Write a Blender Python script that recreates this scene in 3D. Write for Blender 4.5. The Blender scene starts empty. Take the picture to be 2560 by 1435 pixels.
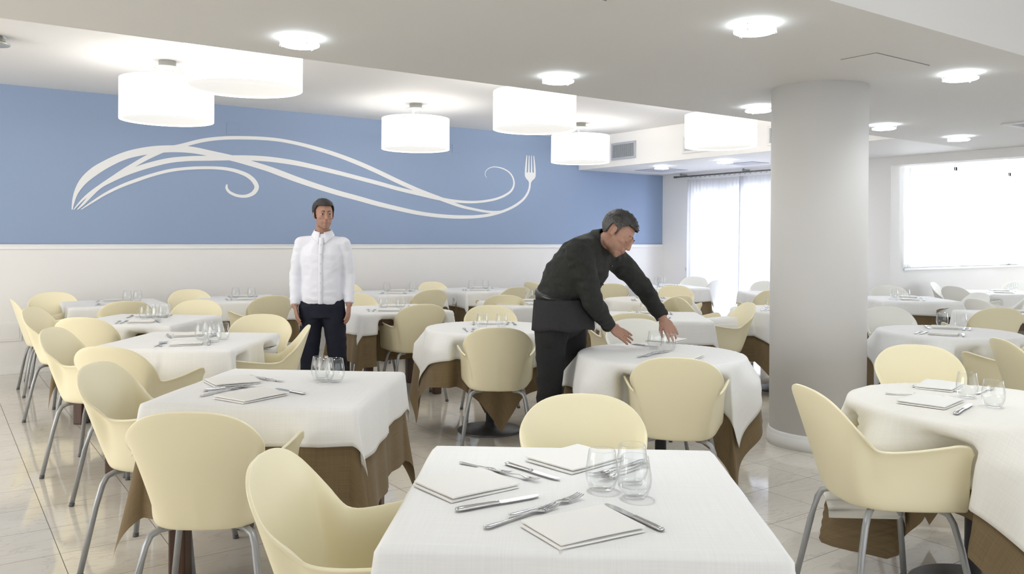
import bpy, bmesh, math, random, json
import numpy as np
from mathutils import Vector, Matrix, noise
random.seed(7)
SC = bpy.context.scene
COL = SC.collection
PI = math.pi

# ------------------------------------------------------------------ camera
def make_camera():
    yaw, pit, roll = .6132, .0068, .0055
    F = Vector((math.sin(yaw)*math.cos(pit), math.cos(yaw)*math.cos(pit), -math.sin(pit)))
    R = Vector((math.cos(yaw), -math.sin(yaw), 0)); U = R.cross(F)
    c, s = math.cos(roll), math.sin(roll)
    R, U = c*R+s*U, -s*R+c*U
    cd = bpy.data.cameras.new('camera'); cam = bpy.data.objects.new('camera', cd); COL.objects.link(cam)
    cd.sensor_fit = 'HORIZONTAL'; cd.sensor_width = 36; cd.lens = 2058.93/2560*36
    cd.shift_y = -108.43/2560; cd.clip_start = .05; cd.clip_end = 100
    m = Matrix.Identity(4)
    for i in range(3):
        m[i][0], m[i][1], m[i][2] = R[i], U[i], -F[i]
    m.translation = (0, 0, 1.40)
    cam.matrix_world = m
    SC.camera = cam
make_camera()

# ------------------------------------------------------------------ world, daylight, added fill, exposure
w = bpy.data.worlds.new('world'); SC.world = w; w.use_nodes = True
w.node_tree.nodes['Background'].inputs[0].default_value = (.88, .94, 1, 1)
w.node_tree.nodes['Background'].inputs[1].default_value = .75
vs = SC.view_settings
SC.display_settings.display_device = 'sRGB'
vs.view_transform = 'Standard'; vs.look = 'None'; vs.gamma = 1; vs.use_curve_mapping = False
vs.exposure = 0.64
SC.cycles.use_denoising = True; SC.cycles.adaptive_threshold = .02
SC.cycles.max_bounces = 10; SC.cycles.diffuse_bounces = 5; SC.cycles.glossy_bounces = 4
SC.cycles.transmission_bounces = 8; SC.cycles.transparent_max_bounces = 16
SC.cycles.sample_clamp_indirect = 6
SC.cycles.caustics_refractive = False; SC.cycles.caustics_reflective = False

def area(name, loc, direction, sx, sy, watts, color):
    l = bpy.data.lights.new(name, 'AREA'); l.shape = 'RECTANGLE'; l.size = sx; l.size_y = sy
    l.energy = watts; l.color = color
    o = bpy.data.objects.new(name, l); COL.objects.link(o); o.location = loc
    o.rotation_euler = Vector(direction).to_track_quat('-Z', 'Y').to_euler()
    return o
DAY = (.78, .81, 1.0)
area('daylight_terrace_doors', (10.5, 7.6, 1.2), (-1, 0, 0), 2.6, 2.2, 112, DAY)
area('daylight_side_window', (13.6, 6.6, 1.85), (0, -1, 0), 6.2, 1.7, 300, (.88, .93, 1.0))
area('added_fill_rear', (3.0, -4.4, 1.55), (0, 1, 0), 11, 2.3, 78, (.97, .98, 1))  # added fill from behind the camera, no window seen there
area('added_fill_left', (-4.4, 5.6, 1.55), (1, 0, 0), 5.6, 2.3, 135, (1, .97, .92))  # added fill from the left, no source in view
area('daylight_right_window', (17.3, .6, 1.7), (-1, -.25, 0), 4.2, 1.8, 120, (.86, .91, 1.0))

# ------------------------------------------------------------------ measured places (metres)
MURAL=[[[1.192,1.672,0.0102],[1.201,1.744,0.0221],[1.23,1.855,0.0408],[1.286,1.96,0.0666],[1.394,2.076,0.0859],[1.53,2.174,0.0824],[1.714,2.272,0.079],[1.905,2.33,0.0817],[2.132,2.368,0.0775],[2.378,2.374,0.0732],[2.605,2.344,0.0668],[2.839,2.307,0.0659],[3.084,2.251,0.065],[3.293,2.197,0.0677],[3.36,2.176,0.0699],[3.601,2.099,0.0689],[3.864,2.024,0.066],[4.136,1.954,0.0629],[4.41,1.894,0.0618],[4.693,1.83,0.0607],[4.985,1.775,0.0553],[5.286,1.725,0.0519],[5.597,1.695,0.0494],[5.984,1.686,0.0471],[6.18,1.694,0.0435],[6.365,1.715,0.0423],[6.516,1.744,0.0379],[6.65,1.781,0.0366],[6.795,1.836,0.036],[6.923,1.904,0.0362],[7.022,1.979,0.034],[7.081,2.054,0.0325],[7.113,2.128,0.0325],[7.121,2.194,0.0325],[7.121,2.234,0.0358]],[[1.241,1.673,0.0085],[1.298,1.738,0.0222],[1.367,1.826,0.0326],[1.437,1.906,0.0379],[1.515,1.97,0.0416],[1.594,2.03,0.0435],[1.69,2.104,0.0456],[1.787,2.171,0.0476],[1.885,2.238,0.0497],[1.985,2.298,0.0518],[2.085,2.349,0.0494],[2.282,2.414,0.0437],[2.502,2.487,0.0415],[2.728,2.531,0.0393],[2.96,2.552,0.0398],[3.296,2.561,0.0387],[3.359,2.559,0.0388],[3.609,2.533,0.0414],[3.867,2.486,0.048],[4.134,2.423,0.0528],[4.408,2.342,0.0567],[4.691,2.243,0.0576],[4.983,2.131,0.0585],[5.285,2.025,0.0562],[5.596,1.933,0.0527],[5.983,1.825,0.0392],[6.179,1.793,0.0349],[6.365,1.77,0.0329],[6.516,1.766,0.0316],[6.612,1.776,0.027]],[[1.207,1.672,0.0068],[1.268,1.754,0.0188],[1.344,1.834,0.0274],[1.46,1.928,0.0363],[1.578,2.007,0.0487],[1.698,2.074,0.0544],[1.82,2.129,0.0565],[1.985,2.191,0.058],[2.154,2.241,0.056],[2.326,2.269,0.0547],[2.592,2.292,0.0575],[2.821,2.31,0.0583],[3.056,2.322,0.0591],[3.297,2.32,0.06],[3.359,2.316,0.0602],[3.61,2.292,0.0591],[3.868,2.252,0.055],[4.135,2.205,0.0528],[4.409,2.152,0.0515],[4.692,2.097,0.0523],[4.984,2.035,0.051],[5.285,1.982,0.0497],[5.596,1.927,0.0461],[5.983,1.895,0.0358],[6.178,1.898,0.0326],[6.364,1.919,0.0329],[6.553,1.96,0.0316],[6.697,2.017,0.0319],[6.794,2.084,0.0304],[6.837,2.174,0.0273],[6.827,2.245,0.024],[6.773,2.323,0.0208],[6.675,2.377,0.0175],[6.569,2.401,0.0142],[6.483,2.403,0.0118],[6.408,2.383,0.0102],[6.357,2.345,0.0094],[6.335,2.297,0.0086],[6.348,2.263,0.0078],[6.367,2.242,0.0047]],[[1.275,1.674,0.0068],[1.383,1.758,0.0189],[1.5,1.843,0.026],[1.658,1.935,0.0315],[1.82,2.009,0.0353],[1.985,2.075,0.0339],[2.154,2.128,0.0343],[2.326,2.16,0.0328],[2.503,2.178,0.0332],[2.638,2.184,0.0335],[2.775,2.179,0.0375],[2.914,2.153,0.0435],[3.028,2.107,0.0495],[3.099,2.043,0.0536],[3.124,1.982,0.0527],[3.095,1.923,0.0478],[3.019,1.878,0.0381],[2.934,1.87,0.0331],[2.85,1.891,0.032],[2.794,1.927,0.03],[2.774,1.968,0.0263],[2.78,2.001,0.015]]]
FORK=[[7.103,2.209],[7.09,2.233],[7.05,2.264],[7.03,2.295],[7.026,2.327],[7.029,2.4],[7.041,2.506],[7.055,2.602],[7.067,2.603],[7.063,2.467],[7.059,2.353],[7.082,2.354],[7.089,2.468],[7.096,2.601],[7.108,2.602],[7.11,2.469],[7.112,2.356],[7.135,2.357],[7.137,2.471],[7.137,2.603],[7.149,2.604],[7.157,2.472],[7.164,2.358],[7.19,2.356],[7.187,2.474],[7.18,2.603],[7.192,2.604],[7.208,2.515],[7.221,2.41],[7.224,2.337],[7.221,2.304],[7.203,2.271],[7.156,2.236],[7.141,2.211]]
plates=[[2.845,9.677,2.648],[5.863,9.677,2.618]]
LAMPS={"L1":[1.718,5.584],"L2":[1.657,7.539],"L3":[4.468,8.254],"L4":[4.519,6.072],"L5":[6.941,8.321],"L6":[6.956,5.985],"L0":[0.363,7.391]}
DOWN=[[1.571,4.17],[3.247,2.587],[3.28,4.155],[5.282,4.168],[5.228,2.591],[7.02,4.155],[8.386,4.17],[8.512,8.396],[8.509,7.246]]
TABLES={"T1":[1.364,1.644,-38,"s"],"T2":[1.267,3.509,-40,"s"],"T3":[1.322,5.389,-37,"s"],"T4":[1.35,6.9,-39,"s"],"T5":[1.45,8.78,-2,"s"],"T6":[2.68,8.74,-2,"s"],"T7":[3.42,6.78,-6,"s"],"T8":[4.5,8.77,0,"s"],"T9":[5.64,8.77,0,"s"],"T10":[3.329,4.994,10,"r"],"T11":[3.39,3.337,-55,"r"],"T12":[3.42,1.629,-10,"r"],"T13":[6.505,4.838,-20,"r"],"T14":[5.924,3.009,0,"r"],"T15":[8.87,4.97,-38,"s"],"T16":[11.1,4.95,-33,"s"],"T17":[7.918,3.354,-40,"s"],"T18":[4.967,4.991,-38,"s"],"T19":[6.295,6.392,20,"r"],"T20":[8.24,8.02,-20,"s"],"T21":[8.448,6.283,-35,"s"],"T22":[4.95,6.66,-10,"s"],"T23":[7.2,8.75,0,"s"]}
CHAIRS=[["T1","left",0.94,1.885,-37.3],["T1","far",1.709,2.006,233],["T11","near",3.084,2.93,43.9],["T12","left",2.985,1.75,-29],["T2","near",0.828,2.991,57.7],["T2","left",0.83,3.8,-37],["T3","near",0.929,4.795,46],["T3","left",0.849,5.496,-32.1],["T4","near",1.007,6.537,55],["T4","left",0.891,7.204,-30.6],["T5","left",0.885,8.445,1],["T5","near",1.362,7.976,90],["T5","far",0.967,8.909,270],["T4","far",1.745,7.207,238],["T3","far",1.78,5.59,240],["T6","near",2.633,8.004,91.4],["T6","far",2.183,8.683,268],["T3","right",1.64,5.08,160],["T7","far",3.41,7.28,266],["T7","near",3.42,6.356,77.7],["T8","far",4.1,9.069,270],["T8","near",4.387,8.022,90],["T9","far",5.14,8.763,270],["T9","near",5.477,7.966,90],["T10","far",3.628,5.394,243],["T10","near",3.05,4.495,56.4],["T22","near",4.78,6.85,48],["T23","left",6.569,8.46,0],["T11","far",3.83,3.917,238],["T18","near",4.466,4.792,56],["T23","near",7.074,7.891,54.4],["T19","near",6.025,5.971,88],["T19","far",7.054,6.702,228],["T20","near",8.733,7.938,105],["T20","far",8.971,8.317,200],["T18","left",6.076,5.311,-30],["T18","right",5.6,4.86,152],["T21","far",8.908,6.849,222],["T21","near",7.812,6.047,58],["T14","far",6.342,3.583,-126.1],["T12","far",4.05,2.13,223],["T14","near",5.71,2.46,69],["T12","right",5.204,2.021,-40],["T15","far",9.371,5.407,-138.9],["T16","left",10.491,5.042,-15],["T15","right",8.899,4.471,150],["T17","left",8.476,3.766,-25],["T16","far",10.967,5.432,-74.6],["T17","near",7.436,3.486,50],["T16","right",11.904,5.11,200],["T16","near",9.79,4.43,112]]
GLASSES={"T1":[[1.412,1.598],[1.44,1.506],[1.516,1.596]],"T2":[[1.445,3.564],[1.441,3.503],[1.476,3.468]],"T3":[[1.382,5.336],[1.452,5.443],[1.417,5.194],[1.497,5.288]],"T4":[[1.358,6.915],[1.418,6.995],[1.422,6.8],[1.505,6.941]],"T5":[[1.578,8.863],[1.664,8.811]],"T6":[[2.629,8.823],[2.77,8.739]],"T7":[[3.35,6.789],[3.463,6.67]],"T8":[[4.479,8.987],[4.721,8.785]],"T9":[[5.623,8.881],[5.797,8.82]],"T10":[[3.24,4.971],[3.366,4.908]],"T11":[[3.486,3.486],[3.452,3.342]],"T12":[[3.502,1.698],[3.39,1.544]],"T13":[[6.376,4.891],[6.541,4.895]],"T14":[[6.239,3.217],[6.32,3.098]],"T15":[[8.779,5.055],[8.835,4.95]],"T16":[[11.381,4.977],[11.536,4.982]],"T20":[[8.545,8.769],[8.754,8.908],[8.644,8.714],[8.85,8.854]],"T21":[[8.74,6.793],[8.818,6.748]],"T22":[[5.138,6.988],[5.144,6.918]],"T18":[[5.164,5.287]],"T19":[[6.56,6.561]]}
NAP={"T1":[[[1.081,1.502],[1.302,1.48],[1.29,1.316],[1.072,1.332]],[[1.03,1.907],[1.236,1.914],[1.247,1.735],[1.039,1.717]],[[1.407,1.929],[1.632,1.969],[1.653,1.774],[1.444,1.749]]],"T2":[[[0.933,3.345],[1.128,3.493],[1.181,3.243],[0.985,3.233]],[[0.997,3.846],[1.172,3.863],[1.205,3.548],[0.989,3.563]]],"T12":[[[3.072,1.783],[3.469,1.827],[3.375,1.68],[3.142,1.608]],[[3.497,1.921],[3.771,1.987],[3.771,1.86],[3.541,1.779]]],"T11":[[[3.207,3.196],[3.464,3.294],[3.499,3.117],[3.19,2.949]],[[3.65,3.743],[3.921,3.872],[3.964,3.665],[3.711,3.562]]]}
FORKS={"T1":[[[0.998,1.528],[1.244,1.563]],[[1.087,1.557],[1.332,1.579]],[[1.247,2.005],[1.298,1.862]],[[1.27,1.9],[1.316,1.757]],[[1.703,1.74],[1.465,1.702]],[[1.672,1.698],[1.455,1.654]]],"T2":[[[0.863,3.432],[1.115,3.572]],[[1.208,3.812],[1.243,3.671]],[[1.224,3.735],[1.27,3.616]],[[0.932,3.501],[1.145,3.563]]],"T12":[[[3.29,1.923],[3.396,1.788]],[[3.38,1.831],[3.421,1.699]],[[3.598,1.708],[3.797,1.735]]],"T11":[[[3.09,3.253],[3.424,3.38]],[[3.144,3.254],[3.472,3.37]]]}
KNIVES={"T1":[[[1.014,1.665],[1.244,1.643]],[[1.344,1.934],[1.372,1.724]],[[1.323,1.294],[1.34,1.501]]],"T2":[[[0.963,3.557],[1.083,3.569]],[[1.253,3.257],[1.196,3.438]]],"T12":[[[3.546,1.948],[3.598,1.775]],[[3.111,1.551],[3.349,1.609]]],"T11":[[[3.439,3.1],[3.401,3.295]],[[3.514,3.689],[3.546,3.534]]]}
WAITER={"hip":[3.018,3.791,0.92],"waist":[3.02,3.79,1.049],"belly":[3.057,3.741,1.156],"chest":[3.117,3.675,1.279],"shmid":[3.158,3.635,1.349],"neck":[3.17,3.589,1.382],"head":[3.199,3.496,1.424],"rsh":[2.965,3.562,1.328],"rel":[3.056,3.545,1.038],"rwr":[3.275,3.646,0.878],"rtip":[3.444,3.599,0.779],"lsh":[3.372,3.716,1.29],"lel":[3.601,3.688,1.086],"lwr":[3.628,3.557,0.915],"ltip":[3.663,3.47,0.781],"rhip":[2.916,3.74,0.918],"rkn":[2.879,3.714,0.568],"ran":[2.889,3.727,0.086],"lhip":[3.136,3.842,0.897],"lkn":[3.175,3.86,0.53],"lan":[3.201,3.875,0.088]}
MAN=[2.556,6.272]

# ------------------------------------------------------------------ helpers
def prop(o, label=None, cat=None, group=None, kind=None):
    if label: o['label'] = label
    if cat: o['category'] = cat
    if group: o['group'] = group
    if kind: o['kind'] = kind
    return o
def link(name, me, mat=None, parent=None, loc=None):
    o = bpy.data.objects.new(name, me); COL.objects.link(o)
    if mat is not None and me is not None and len(me.materials) == 0: me.materials.append(mat)
    if parent is not None: o.parent = parent
    if loc is not None: o.location = loc
    return o
def empty(name, loc, rz=0, label=None, cat=None, group=None):
    o = bpy.data.objects.new(name, None); COL.objects.link(o); o.location = loc; o.rotation_euler = (0, 0, rz)
    o.empty_display_size = .1
    return prop(o, label, cat, group)
def copy_tree(o, parent=None):
    c = o.copy(); COL.objects.link(c)
    if parent is not None: c.parent = parent; c.matrix_parent_inverse = o.matrix_parent_inverse
    for ch in list(o.children): copy_tree(ch, c)
    return c
def mesh(name, verts, faces, smooth=True):
    me = bpy.data.meshes.new(name); me.from_pydata([tuple(map(float, v)) for v in verts], [], [tuple(map(int, f)) for f in faces]); me.update()
    if smooth: me.polygons.foreach_set('use_smooth', [True]*len(me.polygons))
    return me
def bm_mesh(name, bm, smooth=False):
    bmesh.ops.recalc_face_normals(bm, faces=bm.faces)
    me = bpy.data.meshes.new(name); bm.to_mesh(me); bm.free()
    if smooth: me.polygons.foreach_set('use_smooth', [True]*len(me.polygons))
    return me
def bx(bm, x0, x1, y0, y1, z0, z1, bev=0):
    r = bmesh.ops.create_cube(bm, size=1)
    for v in r['verts']:
        v.co = ((x0+x1)/2+v.co.x*(x1-x0), (y0+y1)/2+v.co.y*(y1-y0), (z0+z1)/2+v.co.z*(z1-z0))
    if bev:
        es = list({e for v in r['verts'] for e in v.link_edges})
        bmesh.ops.bevel(bm, geom=es, offset=bev, segments=2, affect='EDGES', profile=.6)
def box_mesh(name, *b, bev=0):
    bm = bmesh.new(); bx(bm, *b, bev=bev); return bm_mesh(name, bm)
def lathe(name, prof, n=32, smooth=True, closed=False):
    vs, fs = [], []
    m = len(prof)
    for i in range(n):
        a = 2*PI*i/n
        for r, z in prof: vs.append((r*math.cos(a), r*math.sin(a), z))
    for i in range(n):
        j = (i+1) % n
        for k in range(m if closed else m-1):
            l = (k+1) % m
            fs.append((i*m+k, j*m+k, j*m+l, i*m+l))
    me = mesh(name, vs, fs, smooth)
    bm = bmesh.new(); bm.from_mesh(me); bmesh.ops.remove_doubles(bm, verts=bm.verts, dist=1e-5)
    bmesh.ops.dissolve_degenerate(bm, edges=bm.edges, dist=1e-6)
    bmesh.ops.recalc_face_normals(bm, faces=bm.faces); bm.to_mesh(me); bm.free()
    if smooth: me.polygons.foreach_set('use_smooth', [True]*len(me.polygons))
    return me
def tube(bm, pts, rad, n=10, cap=True):
    P = [Vector(p) for p in pts]; rings = []
    up = Vector((.13, .21, .97))
    for i, p in enumerate(P):
        t = (P[min(i+1, len(P)-1)]-P[max(i-1, 0)]).normalized()
        a = t.cross(up)
        if a.length < 1e-3: a = t.cross(Vector((1, 0, 0)))
        a.normalize(); b = t.cross(a)
        r = rad[i] if isinstance(rad, (list, tuple)) else rad
        rings.append([bm.verts.new(p+(a*math.cos(2*PI*k/n)+b*math.sin(2*PI*k/n))*r) for k in range(n)])
    for A, B in zip(rings, rings[1:]):
        for k in range(n): bm.faces.new((A[k], A[(k+1) % n], B[(k+1) % n], B[k]))
    if cap:
        bm.faces.new(rings[0][::-1]); bm.faces.new(rings[-1])
def tube_mesh(name, pts, rad, n=10):
    bm = bmesh.new(); tube(bm, pts, rad, n)
    me = bm_mesh(name, bm, True)
    return me
def evaluated(name, o):
    dg = bpy.context.evaluated_depsgraph_get()
    me = bpy.data.meshes.new_from_object(o.evaluated_get(dg)); me.name = name
    old = o.data; bpy.data.objects.remove(o); 
    if old.users == 0: bpy.data.meshes.remove(old)
    return me
def spline(xs, ys, q):
    """natural-ish smooth interpolation of rows ys at xs (Catmull-Rom, non-uniform)"""
    xs = np.asarray(xs, float); ys = np.asarray(ys, float); q = np.asarray(q, float)
    m = np.gradient(ys, xs, axis=0)
    i = np.clip(np.searchsorted(xs, q)-1, 0, len(xs)-2)
    h = (xs[i+1]-xs[i]); t = ((q-xs[i])/h)[:, None]; h = h[:, None]
    return (2*t**3-3*t**2+1)*ys[i]+(t**3-2*t**2+t)*h*m[i]+(-2*t**3+3*t**2)*ys[i+1]+(t**3-t**2)*h*m[i+1]

# ------------------------------------------------------------------ materials
def nodes(name):
    m = bpy.data.materials.new(name); m.use_nodes = True
    nt = m.node_tree; return m, nt, nt.nodes['Principled BSDF']
def mat(name, col, rough=.5, metal=0, spec=.5, noise_scale=0, noise_amt=.06, bump=0, bump_scale=200, stretch=(1, 1, 1), coat=0):
    m, nt, b = nodes(name)
    b.inputs['Base Color'].default_value = (*col, 1); b.inputs['Roughness'].default_value = rough
    b.inputs['Metallic'].default_value = metal; b.inputs['Specular IOR Level'].default_value = spec
    if coat: b.inputs['Coat Weight'].default_value = coat; b.inputs['Coat Roughness'].default_value = .15
    N = nt.nodes.new; L = nt.links.new
    if noise_scale or bump:
        tc = N('ShaderNodeTexCoord'); mp = N('ShaderNodeMapping'); mp.inputs['Scale'].default_value = stretch
        L(tc.outputs['Object'], mp.inputs[0])
    if noise_scale:
        no = N('ShaderNodeTexNoise'); no.inputs['Scale'].default_value = noise_scale; no.inputs['Detail'].default_value = 3
        L(mp.outputs[0], no.inputs[0])
        mx = N('ShaderNodeMix'); mx.data_type = 'RGBA'
        mx.inputs[6].default_value = (*[c*(1-noise_amt) for c in col], 1); mx.inputs[7].default_value = (*[min(1, c*(1+noise_amt)) for c in col], 1)
        L(no.outputs[0], mx.inputs[0]); L(mx.outputs[2], b.inputs['Base Color'])
    if bump:
        n2 = N('ShaderNodeTexNoise'); n2.inputs['Scale'].default_value = bump_scale; n2.inputs['Detail'].default_value = 2
        L(mp.outputs[0], n2.inputs[0])
        bp = N('ShaderNodeBump'); bp.inputs['Strength'].default_value = bump; bp.inputs['Distance'].default_value = .002
        L(n2.outputs[0], bp.inputs['Height']); L(bp.outputs[0], b.inputs['Normal'])
    return m
def emit(name, col, strength, base=(.9, .9, .9)):
    m, nt, b = nodes(name)
    b.inputs['Base Color'].default_value = (*base, 1)
    b.inputs['Emission Color'].default_value = (*col, 1); b.inputs['Emission Strength'].default_value = strength
    return m

WHITE_WALL = mat('white_paint', (.80, .79, .775), .6, noise_scale=1.5, noise_amt=.012, bump=.04, bump_scale=120)
WHITE_CEIL = mat('white_ceiling_paint', (.80, .79, .78), .75, noise_scale=1.2, noise_amt=.012)
WHITE_SHADED = mat('shaded_white_paint', (.70, .69, .675), .75, noise_scale=1.2, noise_amt=.012)  # ceiling white made greyer to put the beam's shade into the colour
BLUE_WALL = mat('blue_paint', (.262, .345, .50), .62, noise_scale=.9, noise_amt=.03, bump=.04, bump_scale=120)
TRIM = mat('white_gloss_trim', (.82, .82, .81), .35)
MURAL_WHITE = mat('white_mural_paint', (.80, .80, .80), .55, noise_scale=8, noise_amt=.01)
CREAM = mat('cream_plastic', (.86, .79, .555), .36, spec=.45, noise_scale=3, noise_amt=.015, bump=.03, bump_scale=700)
CREAM_DAYLIT = mat('daylit_cream_plastic', (.82, .815, .76), .36, spec=.45, noise_scale=3, noise_amt=.015, bump=.03, bump_scale=700)  # cream plastic paled, window daylight put into its colour
GREY_STEEL = mat('grey_painted_steel', (.36, .37, .38), .38, metal=.35, noise_scale=40, noise_amt=.05)
DARK_RUBBER = mat('dark_glide_plastic', (.10, .10, .105), .5)
PEDESTAL = mat('dark_grey_pedestal', (.13, .13, .135), .42, metal=.5, noise_scale=30, noise_amt=.08)
CHROME = mat('polished_steel', (.62, .62, .63), .16, metal=1, noise_scale=60, noise_amt=.05)
ALU = mat('grey_aluminium', (.50, .52, .56), .4, metal=.3)
VENT_DARK = mat('vent_shadow_gap', (.03, .03, .032), .7)
LAMP_GREY = mat('satin_nickel', (.52, .53, .50), .35, metal=.5)
PANEL_WHITE = mat('white_panel', (.74, .74, .74), .6)
LILAC_PANEL = mat('grey_ceiling_panel', (.48, .49, .55), .6)
RUBBER_LINE = mat('dark_joint_line', (.22, .21, .20), .8)
NAPKIN = mat('napkin_cotton', (.84, .83, .80), .85, noise_scale=300, noise_amt=.02, bump=.15, bump_scale=900)

def fabric(name, col, rib, rough=.85, amt=.035, sheen=.2):
    m, nt, b = nodes(name); N = nt.nodes.new; L = nt.links.new
    b.inputs['Roughness'].default_value = rough; b.inputs['Sheen Weight'].default_value = sheen; b.inputs['Specular IOR Level'].default_value = .2
    tc = N('ShaderNodeTexCoord'); mp = N('ShaderNodeMapping'); mp.inputs['Scale'].default_value = (rib, rib, rib*.03)
    L(tc.outputs['UV'], mp.inputs[0])
    mp.inputs['Scale'].default_value = (rib, rib*.02, 1)
    no = N('ShaderNodeTexNoise'); no.inputs['Scale'].default_value = 1.0; no.inputs['Detail'].default_value = 2; L(mp.outputs[0], no.inputs[0])
    mp2 = N('ShaderNodeMapping'); mp2.inputs['Scale'].default_value = (rib*.02, rib*.8, 1); L(tc.outputs['UV'], mp2.inputs[0])
    n2 = N('ShaderNodeTexNoise'); n2.inputs['Scale'].default_value = 1.0; L(mp2.outputs[0], n2.inputs[0])
    ad = N('ShaderNodeMath'); ad.operation = 'ADD'; L(no.outputs[0], ad.inputs[0]); L(n2.outputs[0], ad.inputs[1])
    mr = N('ShaderNodeMapRange'); mr.inputs[1].default_value = .6; mr.inputs[2].default_value = 1.4; L(ad.outputs[0], mr.inputs[0])
    mx = N('ShaderNodeMix'); mx.data_type = 'RGBA'
    mx.inputs[6].default_value = (*[c*(1-amt) for c in col], 1); mx.inputs[7].default_value = (*[min(1, c*(1+amt)) for c in col], 1)
    L(mr.outputs[0], mx.inputs[0]); L(mx.outputs[2], b.inputs['Base Color'])
    bp = N('ShaderNodeBump'); bp.inputs['Strength'].default_value = .12; bp.inputs['Distance'].default_value = .001
    L(mr.outputs[0], bp.inputs['Height']); L(bp.outputs[0], b.inputs['Normal'])
    return m
CLOTH_WHITE = fabric('white_ribbed_cotton', (.83, .83, .82), 260)
CLOTH_CREAM = fabric('cream_ribbed_cotton', (.83, .81, .75), 260)
CLOTH_BROWN = fabric('brown_woven_cloth', (.20, .145, .08), 300, amt=.16, sheen=.1)

def wood(name):
    m, nt, b = nodes(name); N = nt.nodes.new; L = nt.links.new
    tc = N('ShaderNodeTexCoord'); mp = N('ShaderNodeMapping'); mp.inputs['Scale'].default_value = (30, 30, 2); L(tc.outputs['Object'], mp.inputs[0])
    no = N('ShaderNodeTexNoise'); no.inputs['Scale'].default_value = 1.5; no.inputs['Detail'].default_value = 6; L(mp.outputs[0], no.inputs[0])
    cr = N('ShaderNodeValToRGB'); cr.color_ramp.elements[0].color = (.028, .012, .006, 1); cr.color_ramp.elements[1].color = (.11, .05, .025, 1)
    L(no.outputs[0], cr.inputs[0]); L(cr.outputs[0], b.inputs['Base Color']); b.inputs['Roughness'].default_value = .4
    return m
WOOD = wood('dark_walnut')

def tile_floor():
    m, nt, b = nodes('glossy_beige_marble_tile'); N = nt.nodes.new; L = nt.links.new
    tc = N('ShaderNodeTexCoord'); sp = N('ShaderNodeSeparateXYZ'); L(tc.outputs['Object'], sp.inputs[0])
    def math_(op, a, bb=None, c=None):
        n = N('ShaderNodeMath'); n.operation = op
        for i, v in enumerate((a, bb, c)):
            if v is None: continue
            if isinstance(v, (int, float)): n.inputs[i].default_value = v
            else: L(v, n.inputs[i])
        return n.outputs[0]
    lines, cells = [], []
    for ax, off, pitch in (('X', .46, .417), ('Y', 2.186, .382)):
        u = math_('DIVIDE', math_('SUBTRACT', sp.outputs[ax], off-20*pitch), pitch)
        fr = math_('FRACT', u); cells.append(math_('FLOOR', u))
        d = math_('MULTIPLY', math_('MINIMUM', fr, math_('SUBTRACT', 1, fr)), pitch)
        lines.append(math_('LESS_THAN', d, .0017))
    grout = math_('MAXIMUM', lines[0], lines[1])
    cb = N('ShaderNodeCombineXYZ'); L(cells[0], cb.inputs[0]); L(cells[1], cb.inputs[1])
    wn = N('ShaderNodeTexWhiteNoise'); wn.noise_dimensions = '3D'; L(cb.outputs[0], wn.inputs['Vector'])
    # veins: per tile offset, stretched noise
    sc = N('ShaderNodeVectorMath'); sc.operation = 'MULTIPLY_ADD'; L(wn.outputs['Color'], sc.inputs[0]); sc.inputs[1].default_value = (7, 7, 7); L(tc.outputs['Object'], sc.inputs[2])
    mp = N('ShaderNodeMapping'); mp.inputs['Scale'].default_value = (2.2, 6, 1); mp.inputs['Rotation'].default_value = (0, 0, .5); L(sc.outputs[0], mp.inputs[0])
    no = N('ShaderNodeTexNoise'); no.inputs['Scale'].default_value = 1.6; no.inputs['Detail'].default_value = 7; no.inputs['Distortion'].default_value = 1.2; L(mp.outputs[0], no.inputs[0])
    ve = math_('ABSOLUTE', math_('SUBTRACT', no.outputs[0], .5))
    vr = N('ShaderNodeMapRange'); vr.inputs[1].default_value = 0; vr.inputs[2].default_value = .022; vr.inputs[3].default_value = .26; vr.inputs[4].default_value = 0; L(ve, vr.inputs[0])
    n3 = N('ShaderNodeTexNoise'); n3.inputs['Scale'].default_value = 4; n3.inputs['Detail'].default_value = 4; L(sc.outputs[0], n3.inputs[0])
    m1 = N('ShaderNodeMix'); m1.data_type = 'RGBA'; m1.inputs[6].default_value = (.66, .615, .545, 1); m1.inputs[7].default_value = (.76, .725, .66, 1); L(n3.outputs[0], m1.inputs[0])
    m2 = N('ShaderNodeMix'); m2.data_type = 'RGBA'; m2.inputs[7].default_value = (.36, .31, .26, 1); L(vr.outputs[0], m2.inputs[0]); L(m1.outputs[2], m2.inputs[6])
    m3 = N('ShaderNodeMix'); m3.data_type = 'RGBA'; m3.inputs[7].default_value = (.17, .14, .11, 1); L(grout, m3.inputs[0]); L(m2.outputs[2], m3.inputs[6])
    L(m3.outputs[2], b.inputs['Base Color'])
    r = math_('MULTIPLY_ADD', grout, .5, .07); L(r, b.inputs['Roughness'])
    b.inputs['Specular IOR Level'].default_value = .62
    return m
FLOOR = tile_floor()

def glass(name):
    m, nt, b = nodes(name)
    b.inputs['Base Color'].default_value = (.98, 1, 1, 1); b.inputs['Roughness'].default_value = 0
    b.inputs['Transmission Weight'].default_value = 1; b.inputs['IOR'].default_value = 1.45
    return m

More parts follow.
